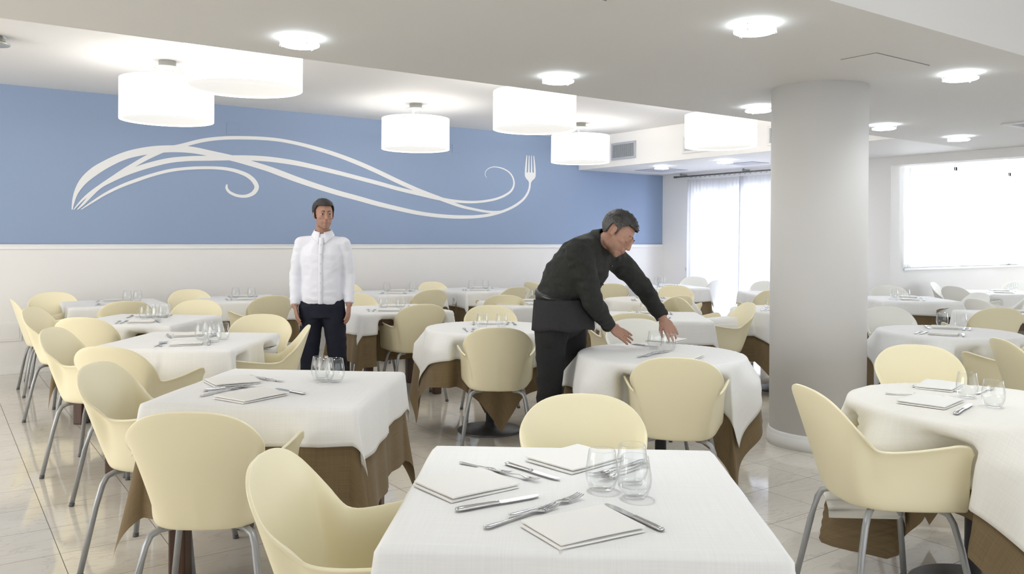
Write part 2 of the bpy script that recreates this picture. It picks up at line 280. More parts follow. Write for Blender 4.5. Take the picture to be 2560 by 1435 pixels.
def thin_glass(name):
    m, nt, b = nodes(name); N = nt.nodes.new; L = nt.links.new
    t = N('ShaderNodeBsdfTransparent'); t.inputs[0].default_value = (.992, .996, .996, 1)
    g = N('ShaderNodeBsdfGlossy'); g.inputs['Roughness'].default_value = .02
    lw = N('ShaderNodeLayerWeight'); pw = N('ShaderNodeMath'); pw.operation = 'POWER'; L(lw.outputs['Facing'], pw.inputs[0]); pw.inputs[1].default_value = 3.2; fr = N('ShaderNodeMath'); fr.operation = 'MULTIPLY_ADD'; L(pw.outputs[0], fr.inputs[0]); fr.inputs[1].default_value = .75; fr.inputs[2].default_value = .035
    mx = N('ShaderNodeMixShader'); L(fr.outputs[0], mx.inputs[0]); L(t.outputs[0], mx.inputs[1]); L(g.outputs[0], mx.inputs[2])
    L(mx.outputs[0], nt.nodes['Material Output'].inputs[0])
    return m
PANE = thin_glass('window_glass')
GLASS = thin_glass('clear_tumbler_glass')
def sheer(name):
    m, nt, b = nodes(name); N = nt.nodes.new; L = nt.links.new
    tl = N('ShaderNodeBsdfTranslucent'); tl.inputs[0].default_value = (.93, .94, .95, 1)
    df = N('ShaderNodeBsdfDiffuse'); df.inputs[0].default_value = (.85, .86, .88, 1)
    tr = N('ShaderNodeBsdfTransparent')
    a = N('ShaderNodeMixShader'); a.inputs[0].default_value = .35; L(tl.outputs[0], a.inputs[1]); L(df.outputs[0], a.inputs[2])
    c = N('ShaderNodeMixShader'); c.inputs[0].default_value = .16; L(a.outputs[0], c.inputs[1]); L(tr.outputs[0], c.inputs[2])
    L(c.outputs[0], nt.nodes['Material Output'].inputs[0])
    return m
SHEER = sheer('sheer_white_voile')
SHADE = emit('lit_lampshade_fabric', (1, .975, .93), 3.3)
DIFFUSER = emit('lit_lamp_diffuser', (1, .985, .94), .48, (.30, .29, .27))
DOWN_GLASS = emit('lit_frosted_glass', (.84, .94, 1.0), 4.5)

# ------------------------------------------------------------------ the room
YW, XE, XB = 9.677, 9.84, 8.046          # blue wall, end wall, bulkhead face
Z_HI, Z_LO, Z_RAIL = 2.912, 2.44, 1.309
def struct(name, boxes, m, bev=0):
    bm = bmesh.new()
    for b in boxes: bx(bm, *b, bev=bev)
    return prop(link(name, bm_mesh(name, bm), m), kind='structure')
struct('floor', [(-4.2, 17.2, -4.2, 9.9, -.1, 0)], FLOOR)
struct('wall_back', [(-4.2, 10.05, YW, YW+.2, 0, Z_RAIL)], WHITE_WALL)
struct('wall_back_upper', [(-4.2, 10.05, YW, YW+.2, Z_RAIL, 3.1)], BLUE_WALL)
struct('trim_1', [(-4, XE, YW-.014, YW, Z_RAIL-.05, Z_RAIL), (-4, XE, YW-.022, YW, Z_RAIL-.012, Z_RAIL)], TRIM, .003)
struct('baseboard_back', [(-4, XE, YW-.014, YW, 0, .082)], TRIM, .004)
struct('ceiling', [(-4.2, XB, 4.645, YW+.2, Z_HI, 3.1)], WHITE_CEIL)
struct('ceiling_beam', [(-4.2, XE, 2.14, 4.645, Z_LO, 3.1)], WHITE_SHADED)
struct('ceiling_bulkhead', [(XB, XE+.2, 4.645, YW+.2, Z_LO, 3.1)], WHITE_WALL)
struct('ceiling_front', [(-4.2, XE, -4.2, 2.14, Z_HI, 3.1)], WHITE_CEIL)
struct('ceiling_recess', [(XE, 17.2, -4.2, 6.1, 2.97, 3.1)], WHITE_CEIL)
struct('ceiling_header', [(XE, XE+.22, -4.2, 5.725, 2.335, 3.1)], WHITE_CEIL)
# end wall with the terrace door opening
D0, D1, DZ = 6.30, 8.97, 2.17
struct('wall_end', [(XE, XE+.2, D1, YW+.2, 0, Z_LO), (XE, XE+.2, 5.725, D0, 0, Z_LO), (XE, XE+.2, D0, D1, DZ, Z_LO)], WHITE_WALL)
struct('baseboard_end', [(XE-.014, XE, D1, YW-.014, 0, .082), (XE-.014, XE, 5.725, D0, 0, .082)], TRIM, .004)
# side window wall in the recess
S0, S1, SZ0, SZ1, YS = 10.47, 16.6, 1.03, 2.80, 5.9
struct('wall_side', [(XE+.2, S0, YS, YS+.2, 0, 2.97), (S1, 17.2, YS, YS+.2, 0, 2.97), (S0, S1, YS, YS+.2, 0, SZ0), (S0, S1, YS, YS+.2, SZ1, 2.97)], WHITE_WALL)
struct('wall_right', [(17, 17.2, -4.2, -1.5, 0, 2.97), (17, 17.2, 3.5, 6.1, 0, 2.97), (17, 17.2, -1.5, 3.5, 0, .8), (17, 17.2, -1.5, 3.5, 2.6, 2.97)], WHITE_WALL)
# walls behind the camera, each with a long opening added for the fill light
struct('wall_rear', [(-4.2, 17.2, -4.2, -4, 0, .35), (-4.2, 17.2, -4.2, -4, 2.7, 3.1), (-4.2, -2.6, -4.2, -4, .35, 2.7), (8.6, 17.2, -4.2, -4, .35, 2.7), (2.8, 3.1, -4.2, -4, .35, 2.7)], WHITE_WALL)
struct('wall_left', [(-4.2, -4, -4.2, 9.9, 0, .35), (-4.2, -4, -4.2, 9.9, 2.7, 3.1), (-4.2, -4, -4.2, 2.7, .35, 2.7), (-4.2, -4, 8.5, 9.9, .35, 2.7), (-4.2, -4, 5.5, 5.7, .35, 2.7)], WHITE_WALL)
# pillar
PX, PY, PR = 4.998, 3.432, .316
def pillar():
    prop(link('pillar', lathe('pillar', [(0, 0), (PR, 0), (PR, Z_LO), (0, Z_LO)], 72), WHITE_SHADED, loc=(PX, PY, 0)), kind='structure')
    p = [(PR, 0), (PR+.016, 0), (PR+.016, .072), (PR+.012, .076), (PR+.012, .084), (PR+.008, .09), (PR+.008, .098), (PR+.002, .104), (PR, .104)]
    prop(link('baseboard_pillar', lathe('baseboard_pillar', p, 72), TRIM, loc=(PX, PY, 0)), kind='structure')
pillar()
# terrace doors behind the curtain: window_1
def window_doors():
    w = prop(empty('window_1', (XE+.1, (D0+D1)/2, 0)), kind='structure')
    bm = bmesh.new()
    n = 4; ww = (D1-D0)/n
    for i in range(n):
        a = D0+i*ww-(D0+D1)/2
        for (y0, y1, z0, z1) in ((a, a+.07, 0, DZ), (a+ww-.07, a+ww, 0, DZ), (a+.07, a+ww-.07, 0, .16), (a+.07, a+ww-.07, DZ-.08, DZ), (a+.07, a+ww-.07, .90, .97)):
            bx(bm, -.03, .03, y0, y1, z0, z1, .004)
    link('window_frame', bm_mesh('door_frames', bm), TRIM, w)
    for i in range(n):
        a = D0+i*ww-(D0+D1)/2
        link('window_pane', box_mesh('door_pane', -.004, .004, a+.07, a+ww-.07, .16, DZ-.08), PANE, w)
        bm = bmesh.new(); hy = a+(ww-.05 if i % 2 == 0 else .05)
        bx(bm, -.045, -.03, hy-.018, hy+.018, .88, 1.0, .003); tube(bm, [(-.04, hy, .95), (-.075, hy, .95), (-.08, hy+(-.1 if i % 2 == 0 else .1), .95)], .009, 8)
        link('handle', bm_mesh('door_handle', bm), ALU, w)
window_doors()
def window_side():
    w = prop(empty('window_2', (S0, YS+.08, 0)), kind='structure')
    bm = bmesh.new(); W = S1-S0
    bx(bm, 0, W, -.035, .035, 2.385, 2.445, .004); bx(bm, 0, W, -.06, -.02, 2.37, 2.39, .003)
    bx(bm, 0, W, -.035, .035, SZ0, SZ0+.06, .004); bx(bm, 0, W, -.035, .035, SZ1-.06, SZ1, .004)
    xs = [0, 11.87-S0, 13.50-S0, 15.05-S0, W-.05]
    for x in xs:
        bx(bm, x-.035 if x else 0, x-.005 if x else .03, -.035, .035, SZ0, SZ1, .003); bx(bm, x+.005, x+.05, -.035, .035, SZ0, SZ1, .003)
    link('window_frame', bm_mesh('side_frames', bm), TRIM, w)
    for a, b in zip(xs, xs[1:]):
        link('window_pane', box_mesh('side_pane', a+.05, b-.035, -.004, .004, SZ0+.06, 2.385), PANE, w)
        link('window_pane', box_mesh('transom_pane', a+.05, b-.035, -.004, .004, 2.445, SZ1-.06), PANE, w)
    bm = bmesh.new(); bx(bm, -.02, W+.02, -.10, .06, SZ0-.03, SZ0, .004)
    link('window_sill', bm_mesh('sill', bm), TRIM, w)
window_side()

def curtain(name, p0, p1, z0, z1, nrm, folds, amp, label, group, seed):
    rnd = random.Random(seed); p0 = Vector(p0); p1 = Vector(p1); nrm = Vector(nrm)
    n, mz = folds*10, 14; vs, fs = [], []
    ph = [rnd.uniform(0, 6.28) for _ in range(4)]
    for j in range(mz+1):
        t = j/mz; z = z1+(z0-z1)*t
        for i in range(n+1):
            s = i/n
            fold = math.sin(2*PI*folds*s+.8*math.sin(3*s*PI+ph[0]))+.35*math.sin(2*PI*folds*.53*s+ph[1]+t)
            a = amp*(.55+.45*t)*fold+.012*math.sin(5*s+ph[2])*t
            sag = -.012*abs(math.sin(PI*folds*s))*(1-t) if j == 0 else 0
            edge = .0 if 0 < i < n else (.03*math.sin(2.2*t+ph[3]))
            p = p0.lerp(p1, s)+nrm*a+(p1-p0).normalized()*edge
            vs.append((p.x, p.y, z+sag+(.008*math.sin(9*s+ph[2]) if j == mz else 0)))
    for j in range(mz):
        for i in range(n):
            a = j*(n+1)+i; fs.append((a, a+1, a+n+2, a+n+1))
    o = link(name, mesh(name, vs, fs), SHEER); prop(o, label, 'curtain', group)
    md = o.modifiers.new('thickness', 'SOLIDIFY'); md.thickness = .0012
    return o
curtain('sheer_curtain', (9.72, 8.99, 0), (9.72, 7.90, 0), .02, 2.335, (-1, 0, 0), 17, .022, 'sheer white curtain at the blue wall end of the terrace doors', 'sheer terrace curtains', 3)
curtain('sheer_curtain', (9.70, 7.98, 0), (9.70, 6.15, 0), .02, 2.335, (-1, 0, 0), 24, .022, 'sheer white curtain running behind the round pillar at terrace doors', 'sheer terrace curtains', 4)
for k, (a, b) in enumerate(((10.47, 11.90), (11.93, 13.45), (13.5, 15.05))):
    curtain('cafe_curtain', (a, 5.835, 0), (b, 5.835, 0), 1.045, 2.36, (0, -1, 0), 17, .014,
            ('sheer white curtain at the left end of the side window', 'sheer white curtain in the middle of the side window', 'sheer white curtain cut by the right picture edge')[k], 'side window curtains', 10+k)
def curtain_rod():
    r = empty('curtain_rod', (9.71, 7.7, 2.385), 0, 'thin grey curtain rod with small rings below the lowered ceiling', 'curtain rod')
    bm = bmesh.new(); tube(bm, [(0, -1.6, 0), (0, 1.55, 0)], .011, 12); bx(bm, -.016, .016, 1.54, 1.60, -.016, .016, .006)
    link('pole', bm_mesh('rod_pole', bm, True), mat('dark_grey_rod', (.16, .16, .17), .4, metal=.5), r)
    m = mat('rod_ring_grey', (.3, .3, .31), .35, metal=.6)
    for y in (1.45, .22, -1.4):
        bm = bmesh.new(); tube(bm, [(0, y, .005), (0, y, .04), (0.0, y, .055)], .012, 8); bx(bm, -.02, .13, y-.012, y+.012, .02, .04, .002)
        link('bracket', bm_mesh('rod_bracket', bm), m, r)
    rm = bpy.data.meshes.new('rod_ring'); bm = bmesh.new()
    tube(bm, [(.018*math.cos(a), 0, .018*math.sin(a)-.01) for a in [2*PI*k/14 for k in range(15)]], .0028, 6); bm.to_mesh(rm); bm.free()
    for k in range(30):
        link('ring', rm, m, r, (0, 1.24-k*.095, 0))
curtain_rod()

# ------------------------------------------------------------------ wall mural
def mural():
    root = empty('wall_mural', (0, YW, 0), 0, 'large white mural of flowing swoosh lines ending in a fork on blue wall', 'mural')
    for k, pts in enumerate(MURAL):
        a = np.array(pts); d = np.r_[0, np.cumsum(np.hypot(np.diff(a[:, 0]), np.diff(a[:, 1])))]
        q = np.linspace(0, d[-1], 150); s = spline(d, a, q)
        t = np.gradient(s[:, :2], axis=0); t /= np.linalg.norm(t, axis=1)[:, None]
        n = np.stack([-t[:, 1], t[:, 0]], 1); y = -.004-.0006*k
        L = s[:, :2]+n*s[:, 2:]/2; Rr = s[:, :2]-n*s[:, 2:]/2
        vs = [(p[0], y, p[1]) for p in L]+[(p[0], y, p[1]) for p in Rr]+[(p[0], 0, p[1]) for p in L]+[(p[0], 0, p[1]) for p in Rr]
        m = len(L); fs = []
        for i in range(m-1):
            fs += [(i, i+1, m+i+1, m+i), (2*m+i, 2*m+i+1, i+1, i), (m+i, m+i+1, 3*m+i+1, 3*m+i)]
        me = mesh('mural_stroke', vs, fs, False)
        link('painted_stroke', me, MURAL_WHITE, root)
    bm = bmesh.new(); y = -.0064
    f = bm.faces.new([bm.verts.new((x, y, z)) for x, z in FORK])
    r = bmesh.ops.extrude_face_region(bm, geom=[f]); bmesh.ops.translate(bm, verts=[v for v in r['geom'] if isinstance(v, bmesh.types.BMVert)], vec=(0, .0064, 0))
    link('painted_fork', bm_mesh('mural_fork', bm), MURAL_WHITE, root)
mural()

# ------------------------------------------------------------------ small fixed fittings
def cover_plate(p, s, label, m, name='cover_plate', cat='cover plate'):
    bm = bmesh.new(); bx(bm, -s/2, s/2, -.006, 0, -s/2, s/2, .002)
    return prop(link(name, bm_mesh(name, bm), m, loc=(p[0], YW, p[2])), label, cat)
PLATE_BLUE = mat('blue_plate_plastic', (.252, .334, .486), .5)
cover_plate(plates[0], .14, 'small square blue cover plate on wall behind the biggest left lamp', PLATE_BLUE)
cover_plate(plates[1], .12, 'small square blue cover plate on wall right of third lamp', PLATE_BLUE)
def hatch():
    h = empty('wall_hatch', (.36, YW, .43), 0, 'flat white access hatch low on wall at left picture edge', 'access hatch')
    bm = bmesh.new(); bx(bm, -.38, .38, -.012, 0, -.095, .095, .002); link('hatch_frame', bm_mesh('hatch_frame', bm), TRIM, h)
    bm = bmesh.new(); bx(bm, -.36, .36, -.016, -.012, -.078, .078, .002); link('hatch_door', bm_mesh('hatch_door', bm), WHITE_WALL, h)
hatch()
def switch():
    h = empty('light_switch', (XE, 9.11, .92), 0, 'pale double switch plate on end wall left of curtain', 'light switch')
    bm = bmesh.new(); bx(bm, -.010, 0, -.06, .06, -.04, .04, .002); link('plate', bm_mesh('switch_plate', bm), PANEL_WHITE, h)
    for y in (-.028, .0, .028):
        bm = bmesh.new(); bx(bm, -.016, -.010, y-.012, y+.012, -.024, .024, .002); link('rocker', bm_mesh('switch_rocker', bm), ALU, h)
switch()
def wall_vent(y0, y1, z0, z1, label, m):
    cy, cz = (y0+y1)/2, (z0+z1)/2; W, H_ = abs(y1-y0), z1-z0
    h = empty('air_vent', (XB, cy, cz), 0, label, 'air vent', 'bulkhead air vents')
    bm = bmesh.new(); b = .032
    for r in ((-W/2, W/2, H_/2-b, H_/2), (-W/2, W/2, -H_/2, -H_/2+b), (-W/2, -W/2+b, -H_/2+b, H_/2-b), (W/2-b, W/2, -H_/2+b, H_/2-b)):
        bx(bm, -.018, 0, r[0], r[1], r[2], r[3], .003)
    link('frame', bm_mesh('vent_frame', bm), m, h)
    link('backing', box_mesh('vent_backing', -.004, 0, -W/2+b, W/2-b, -H_/2+b, H_/2-b), VENT_DARK, h)
    n = int((W-2*b)/.020); bl = box_mesh('vent_blade', -.016, -.003, -.0045, .0045, -H_/2+b, H_/2-b)
    for k in range(n): link('blade', bl, m, h, (0, -W/2+b+(k+.5)*(W-2*b)/n, 0))
wall_vent(8.43, 8.93, 2.53, 2.775, 'grey slatted air vent on bulkhead right of farthest hanging lamp', ALU)
wall_vent(7.05, 7.55, 2.515, 2.755, 'slatted air vent on bulkhead mostly hidden by the right hanging lamp', PANEL_WHITE)
wall_vent(5.70, 6.21, 2.50, 2.735, 'white slatted air vent on bulkhead cut off by the pillar', PANEL_WHITE)
def ceil_panel(name, x0, x1, y0, y1, label, m, line=True, cat='ceiling panel'):
    cx, cy = (x0+x1)/2, (y0+y1)/2; W, H_ = (x1-x0)/2, (y1-y0)/2
    h = empty(name, (cx, cy, Z_LO), 0, label, cat)
    link('joint', box_mesh('panel_joint', -W, W, -H_, H_, -.003, 0), RUBBER_LINE if line else ALU, h)
    link('panel', box_mesh('panel_board', -W+.004, W-.004, -H_+.004, H_-.004, -.005, -.001), m, h)
ceil_panel('access_panel', 4.28, 4.84, 2.58, 2.80, 'flush white access panel in beam soffit above the pillar', WHITE_SHADED)
ceil_panel('access_panel', 2.0, 2.405, 2.71, 2.95, 'flush white access panel at the top picture edge', WHITE_SHADED)
ceil_panel('air_grille', 8.74, 9.30, 8.62, 9.19, 'grey square ceiling panel beside downlight near the blue wall corner', LILAC_PANEL, cat='ceiling panel')
ceil_panel('air_grille', 8.95, 9.30, 7.15, 7.60, 'grey square ceiling panel above the curtain rod middle', LILAC_PANEL, cat='ceiling panel')
def ceil_vent():
    h = empty('ceiling_vent', (8.02, 3.36, Z_LO), 0, 'small dark recessed ceiling vent at the right picture edge', 'air vent')
    bm = bmesh.new(); s, b = .26, .05
    for r in ((-s, s, s*.5-b, s*.5), (-s, s, -s*.5, -s*.5+b), (-s, -s+b, -s*.5+b, s*.5-b), (s-b, s, -s*.5+b, s*.5-b)): bx(bm, r[0], r[1], r[2], r[3], -.014, 0, .003)
    link('frame', bm_mesh('ceiling_vent_frame', bm), PANEL_WHITE, h)
    link('backing', box_mesh('ceiling_vent_back', -s+b, s-b, -s*.5+b, s*.5-b, -.003, 0), VENT_DARK, h)
    bl = box_mesh('ceiling_vent_blade', -s+b, s-b, -.003, .003, -.012, -.003)
    for k in range(5): link('blade', bl, ALU, h, (0, -.05+k*.025, 0))
ceil_vent()

# ------------------------------------------------------------------ lamps
LAMP_D, LAMP_Z0, LAMP_Z1 = .76, 2.395, 2.74
def make_drum():
    h = empty('drum_pendant_lamp', (0, 0, Z_HI))
    R_ = LAMP_D/2; zt, zb = LAMP_Z1-Z_HI, LAMP_Z0-Z_HI
    link('canopy', lathe('lamp_canopy', [(0, 0), (.072, 0), (.072, -.052), (.108, -.054), (.108, -.062), (0, -.062)], 40), LAMP_GREY, h)
    link('shade', lathe('lamp_shade', [(R_, zb), (R_, zt), (R_-.004, zt), (R_-.004, zb)], 72, closed=True), SHADE, h)
    link('diffuser', lathe('lamp_diffuser', [(0, zb+.030), (R_-.05, zb+.022), (R_-.045, zb+.014), (R_-.006, zb+.004), (R_-.006, zb+.010), (R_-.04, zb+.026), (0, zb+.036)], 72), DIFFUSER, h)
    link('added_light_block', lathe('lamp_light_block', [(0, zt-.03), (R_-.014, zt-.03), (R_-.014, zt-.034), (0, zt-.034)], 60), PANEL_WHITE, h)  # disc added to hold back light from the drum's open top
    for k in range(3):
        a = 2*PI*k/3+.4; bm = bmesh.new()
        tube(bm, [(.06*math.cos(a), .06*math.sin(a), -.06), (.075*math.cos(a), .075*math.sin(a), zt-.03)], .0012, 6)
        tube(bm, [(.075*math.cos(a), .075*math.sin(a), zt-.03), ((R_-.003)*math.cos(a), (R_-.003)*math.sin(a), zt-.03)], .003, 6)
        link('suspension_wire', bm_mesh('suspension_wire', bm), LAMP_GREY, h)
        bm = bmesh.new(); bx(bm, R_-.004, R_+.006, -.008, .008, zt-.035, zt-.022, .002); bm.transform(Matrix.Rotation(a, 4, 'Z'))
        link('clip', bm_mesh('shade_clip', bm), LAMP_GREY, h)
    c = [(.02, 0, -.06), (.05, .01, -.09), (.03, .03, -.12), (-.02, .02, -.15), (0, 0, -.2)]
    link('power_cord', tube_mesh('power_cord', c, .004, 8), PANEL_WHITE, h)
    link('bulb', lathe('lamp_bulb', [(0, -.25), (.02, -.25), (.03, -.29), (.035, -.33), (.02, -.36), (0, -.37)], 16), DIFFUSER, h)
    l = bpy.data.lights.new('bulb_light', 'POINT'); l.energy = 4; l.color = (1, .95, .86); l.shadow_soft_size = .04
    link('bulb_light', l, None, h, (0, 0, -.19))
    return h
drum = make_drum()
LT = {'L1': 'biggest white drum lamp hanging at left partly hidden by the beam', 'L2': 'white drum lamp with visible grey canopy, leftmost over the mural',
      'L3': 'white drum lamp with visible canopy above middle of the mural', 'L4': 'white drum lamp cut by beam, left above the painted fork',
      'L5': 'smallest white drum lamp with canopy beside the slatted bulkhead vent', 'L6': 'white drum lamp cut by beam just left of the pillar', 'L0': 'drum lamp whose canopy edge shows at left picture edge'}
for i, (k, p) in enumerate((k, p) for k, p in LAMPS.items() if k != 'L0'):
    o = drum if i == 0 else copy_tree(drum)
    o.location = (p[0], p[1], Z_HI); o.rotation_euler.z = .7*i
    prop(o, LT[k], 'ceiling lamp', 'white drum pendant lamps')
def make_down():
    h = empty('ceiling_downlight', (0, 0, Z_LO))
    link('housing', lathe('downlight_housing', [(0, 0), (.085, 0), (.085, -.008), (.06, -.012), (0, -.012)], 40), PANEL_WHITE, h)
    link('glass_disc', lathe('downlight_disc', [(0, -.028), (.094, -.028), (.1, -.031), (.1, -.039), (.094, -.042), (0, -.042)], 48), DOWN_GLASS, h)
    for k in range(3):
        bm = bmesh.new(); tube(bm, [(.082, 0, -.006), (.104, 0, -.018), (.105, 0, -.046), (.092, 0, -.047)], .0025, 6); bm.transform(Matrix.Rotation(2*PI*k/3+.5, 4, 'Z'))
        link('clip', bm_mesh('downlight_clip', bm), CHROME, h)
    l = bpy.data.lights.new('downlight_lamp', 'SPOT'); l.energy = 15; l.color = (.93, .97, 1); l.spot_size = 2.6; l.spot_blend = .8; l.shadow_soft_size = .09
    link('downlight_lamp', l, None, h, (0, 0, -.05))
    return h
down = make_down()
ADDED_LAMP = bpy.data.lights['downlight_lamp'].copy(); ADDED_LAMP.energy = 50; ADDED_LAMP.spot_size = 2.0
DT = ['glowing round downlight leftmost on the beam above the big left lamp', 'glowing round downlight nearest the top edge right of centre', 'glowing round downlight in beam centre left of the pillar row',
      'glowing round downlight on beam just left of the pillar top', 'glowing round downlight on beam right of access panel', 'glowing round downlight half hidden at the pillar right side',
      'glowing round downlight at far right above the side window', 'tiny glowing downlight beside the grey panel in lowered ceiling', 'tiny glowing downlight in lowered ceiling above the curtain rod', 'added round downlight, out of view in the front bay, brightening the foreground']
for i, p in enumerate(DOWN+[[1.5, 1.95], [3.7, 1.4]]):
    o = down if i == 0 else copy_tree(down)
    o.location = (p[0], p[1], Z_LO if i < 9 else Z_HI); o.rotation_euler.z = .9*i
    if i >= 9:                                   # added lamps out of view, stronger, to brighten the foreground table
        for ch in o.children:
            if ch.type == 'LIGHT': ch.data = ADDED_LAMP
    prop(o, DT[min(i, 9)], 'downlight', 'frosted glass downlights')

def spare_canopy():
    p = LAMPS['L0']; h = empty('ceiling_canopy', (p[0], p[1], Z_HI), 0, 'grey lamp canopy with short cord cut by the left picture edge', 'lamp canopy')
    link('canopy', lathe('spare_canopy', [(0, 0), (.082, 0), (.082, -.052), (.125, -.056), (.125, -.066), (0, -.066)], 40), LAMP_GREY, h)
    link('power_cord', tube_mesh('spare_cord', [(.06, -.04, -.06), (.085, -.06, -.045), (.09, -.065, -.02), (.07, -.05, -.004)], .006, 8), PANEL_WHITE, h)
spare_canopy()

# ------------------------------------------------------------------ chairs
def bspline(ctrl, ts):
    ctrl = np.asarray(ctrl, float); n, p = len(ctrl)-1, 3
    kn = np.r_[[0]*(p+1), np.arange(1, n-p+1), [n-p+1]*(p+1)].astype(float); out = []
    for t in np.asarray(ts)*(n-p+1):
        t = min(t, kn[-1]-1e-9); k = int(np.searchsorted(kn, t, side='right')-1)
        d = [ctrl[j+k-p].copy() for j in range(p+1)]
        for r in range(1, p+1):
            for j in range(p, r-1, -1):
                den = kn[j+1+k-r]-kn[j+k-p]; a = (t-kn[j+k-p])/den if den else 0
                d[j] = (1-a)*d[j-1]+a*d[j]
        out.append(d[p])
    return np.array(out)
def shell_mesh():
    hs = .845/.86
    rim = np.array([(0, 0, -.325, .860), (.09, .080, -.320, .855), (.18, .145, -.304, .836), (.27, .191, -.279, .801), (.34, .213, -.255, .767), (.41, .2215, -.230, .735), (.47, .218, -.203, .706), (.525, .209, -.175, .678),
                    (.565, .205, -.152, .662), (.61, .207, -.122, .655), (.67, .219, -.08, .656), (.76, .241, -.005, .666), (.86, .261, .08, .681), (.93, .270, .130, .688), (.965, .272, .158, .682), (1, .269, .176, .655)])
    bot = np.array([(0, 0, -.200, .432), (.25, .10, -.188, .432), (.45, .160, -.150, .431), (.62, .188, -.08, .430), (.8, .212, .04, .429), (1, .240, .176, .434)])
    S = np.sin(np.linspace(-1, 1, 97)*PI/2*.72)/math.sin(PI/2*.72); nt = 30; rows = []
    q = np.abs(S); rq = spline(rim[:, 0], rim[:, 1:], q); bq = spline(bot[:, 0], bot[:, 1:], q)
    sg = np.sign(S); sg[sg == 0] = 1
    rq[:, 0] *= sg; bq[:, 0] *= sg
    for i, s in enumerate(S):
        Rm, B = rq[i], bq[i]; g = min(1, max(0, (abs(s)-.30)/.2)); g = g*g*(3-2*g)
        Cn = np.array([0, -.09+.26*abs(s)**1.6, .445])
        def cp(hh, vv):
            h, v = hh[0]*(1-g)+hh[1]*g, vv[0]*(1-g)+vv[1]*g
            return np.array([B[0]+(Rm[0]-B[0])*h, B[1]+(Rm[1]-B[1])*h, B[2]+(Rm[2]-B[2])*v])
        c = [Rm, cp((.93, .74), (.93, .96)), cp((.78, .34), (.78, .86)), cp((.5, .12), (.5, .62)), cp((.2, .03), (.2, .30)), cp((.03, 0), (.05, .07)), B*.93+Cn*.07+np.array([0, 0, -.006]), B*.6+Cn*.4, B*.3+Cn*.7, Cn]
        col = bspline(c, np.linspace(0, 1, nt)); rows.append(col)
    V = np.array(rows); V[:, :, 2] *= hs
    n = len(S); fs = []
    vs = V.reshape(-1, 3)
    for i in range(n-1):
        for j in range(nt-1):
            fs.append((i*nt+j, i*nt+j+1, (i+1)*nt+j+1, (i+1)*nt+j))
    me = mesh('chair_shell', vs, fs)
    bm = bmesh.new(); bm.from_mesh(me); bmesh.ops.remove_doubles(bm, verts=bm.verts, dist=.0008); bmesh.ops.recalc_face_normals(bm, faces=bm.faces); bm.to_mesh(me); bm.free()
    o = link('tmp', me); md = o.modifiers.new('s', 'SOLIDIFY'); md.thickness = .010; md.offset = 0
    bv = o.modifiers.new('b', 'BEVEL'); bv.width = .0042; bv.segments = 2; bv.limit_method = 'ANGLE'; bv.angle_limit = 1.0
    me = evaluated('chair_shell', o); me.polygons.foreach_set('use_smooth', [True]*len(me.polygons))
    return me
SHELL = shell_mesh(); SHELL.materials.clear(); SHELL.materials.append(CREAM)
SHELL_DAYLIT = SHELL.copy(); SHELL_DAYLIT.materials.clear(); SHELL_DAYLIT.materials.append(CREAM_DAYLIT)
def leg_mesh(sx, sy):
    p = [(.10*sx, .10*sy-.01, .412), (.145*sx, .135*sy-.01, .411), (.168*sx, .156*sy-.01, .399), (.180*sx, .17*sy-.01, .368), (.195*sx, .19*sy-.01, .28), (.235*sx, .235*sy-.01, .012)]
    return tube_mesh('chair_leg', p, .0122, 12), tube_mesh('leg_glide', [(.2335*sx, .2335*sy-.01, .018), (.2365*sx, .2365*sy-.01, 0)], .0135, 12)
def make_chair():
    c = empty('plastic_armchair', (0, 0, 0))
    link('seat_shell', SHELL, None, c)
    for sx, sy in ((1, 1), (1, -1), (-1, 1), (-1, -1)):
        lm, gm = leg_mesh(sx, sy)
        l = link('leg', lm, GREY_STEEL, c); link('glide', gm, DARK_RUBBER, l)
    return c
chair0 = make_chair()
TN = {'T1': 'foreground square table', 'T2': 'nearest table of left column', 'T3': 'second table of left column', 'T4': 'third table of left column', 'T5': 'leftmost table by blue wall',
      'T6': 'wall table left of white-shirted man', 'T7': 'table beside white-shirted man', 'T8': 'wall table below mural middle', 'T9': 'wall table left of painted fork',
      'T10': 'round table left of waiter', 'T11': 'round table under waiter hands', 'T12': 'round table cut by right edge', 'T13': 'round table left behind pillar',
      'T14': 'round table right of pillar', 'T15': 'square table just behind pillar', 'T16': 'far table under side window', 'T17': 'small table at right edge',
      'T18': 'square table behind waiter forearm', 'T19': 'cream round table behind waiter elbow', 'T20': 'far corner table by blue wall', 'T21': 'far table before terrace curtains',
      'T22': 'table hidden behind waiter hips', 'T23': 'wall table hidden behind waiter'}
SIDE = {'near': 'on the camera side of', 'far': 'on the far side of', 'left': 'at the left of', 'right': 'at the right of'}
DAYLIT_CHAIRS = {('T11', 'far'), ('T20', 'near'), ('T20', 'far'), ('T21', 'far'), ('T14', 'far'), ('T15', 'far'), ('T16', 'left'), ('T15', 'right'), ('T17', 'left'), ('T16', 'far'), ('T16', 'right'), ('T16', 'near')}
SPECIAL = {('T12', 'right'): 'cream plastic armchair seen edge on at right picture edge', ('T18', 'left'): 'cream plastic armchair seen sideways between forearm table and pillar', ('T16', 'near'): 'daylit cream plastic armchair cut by right edge in front of far window table',
           ('T20', 'far'): 'daylit cream plastic armchair in corner beside the switch plate'}
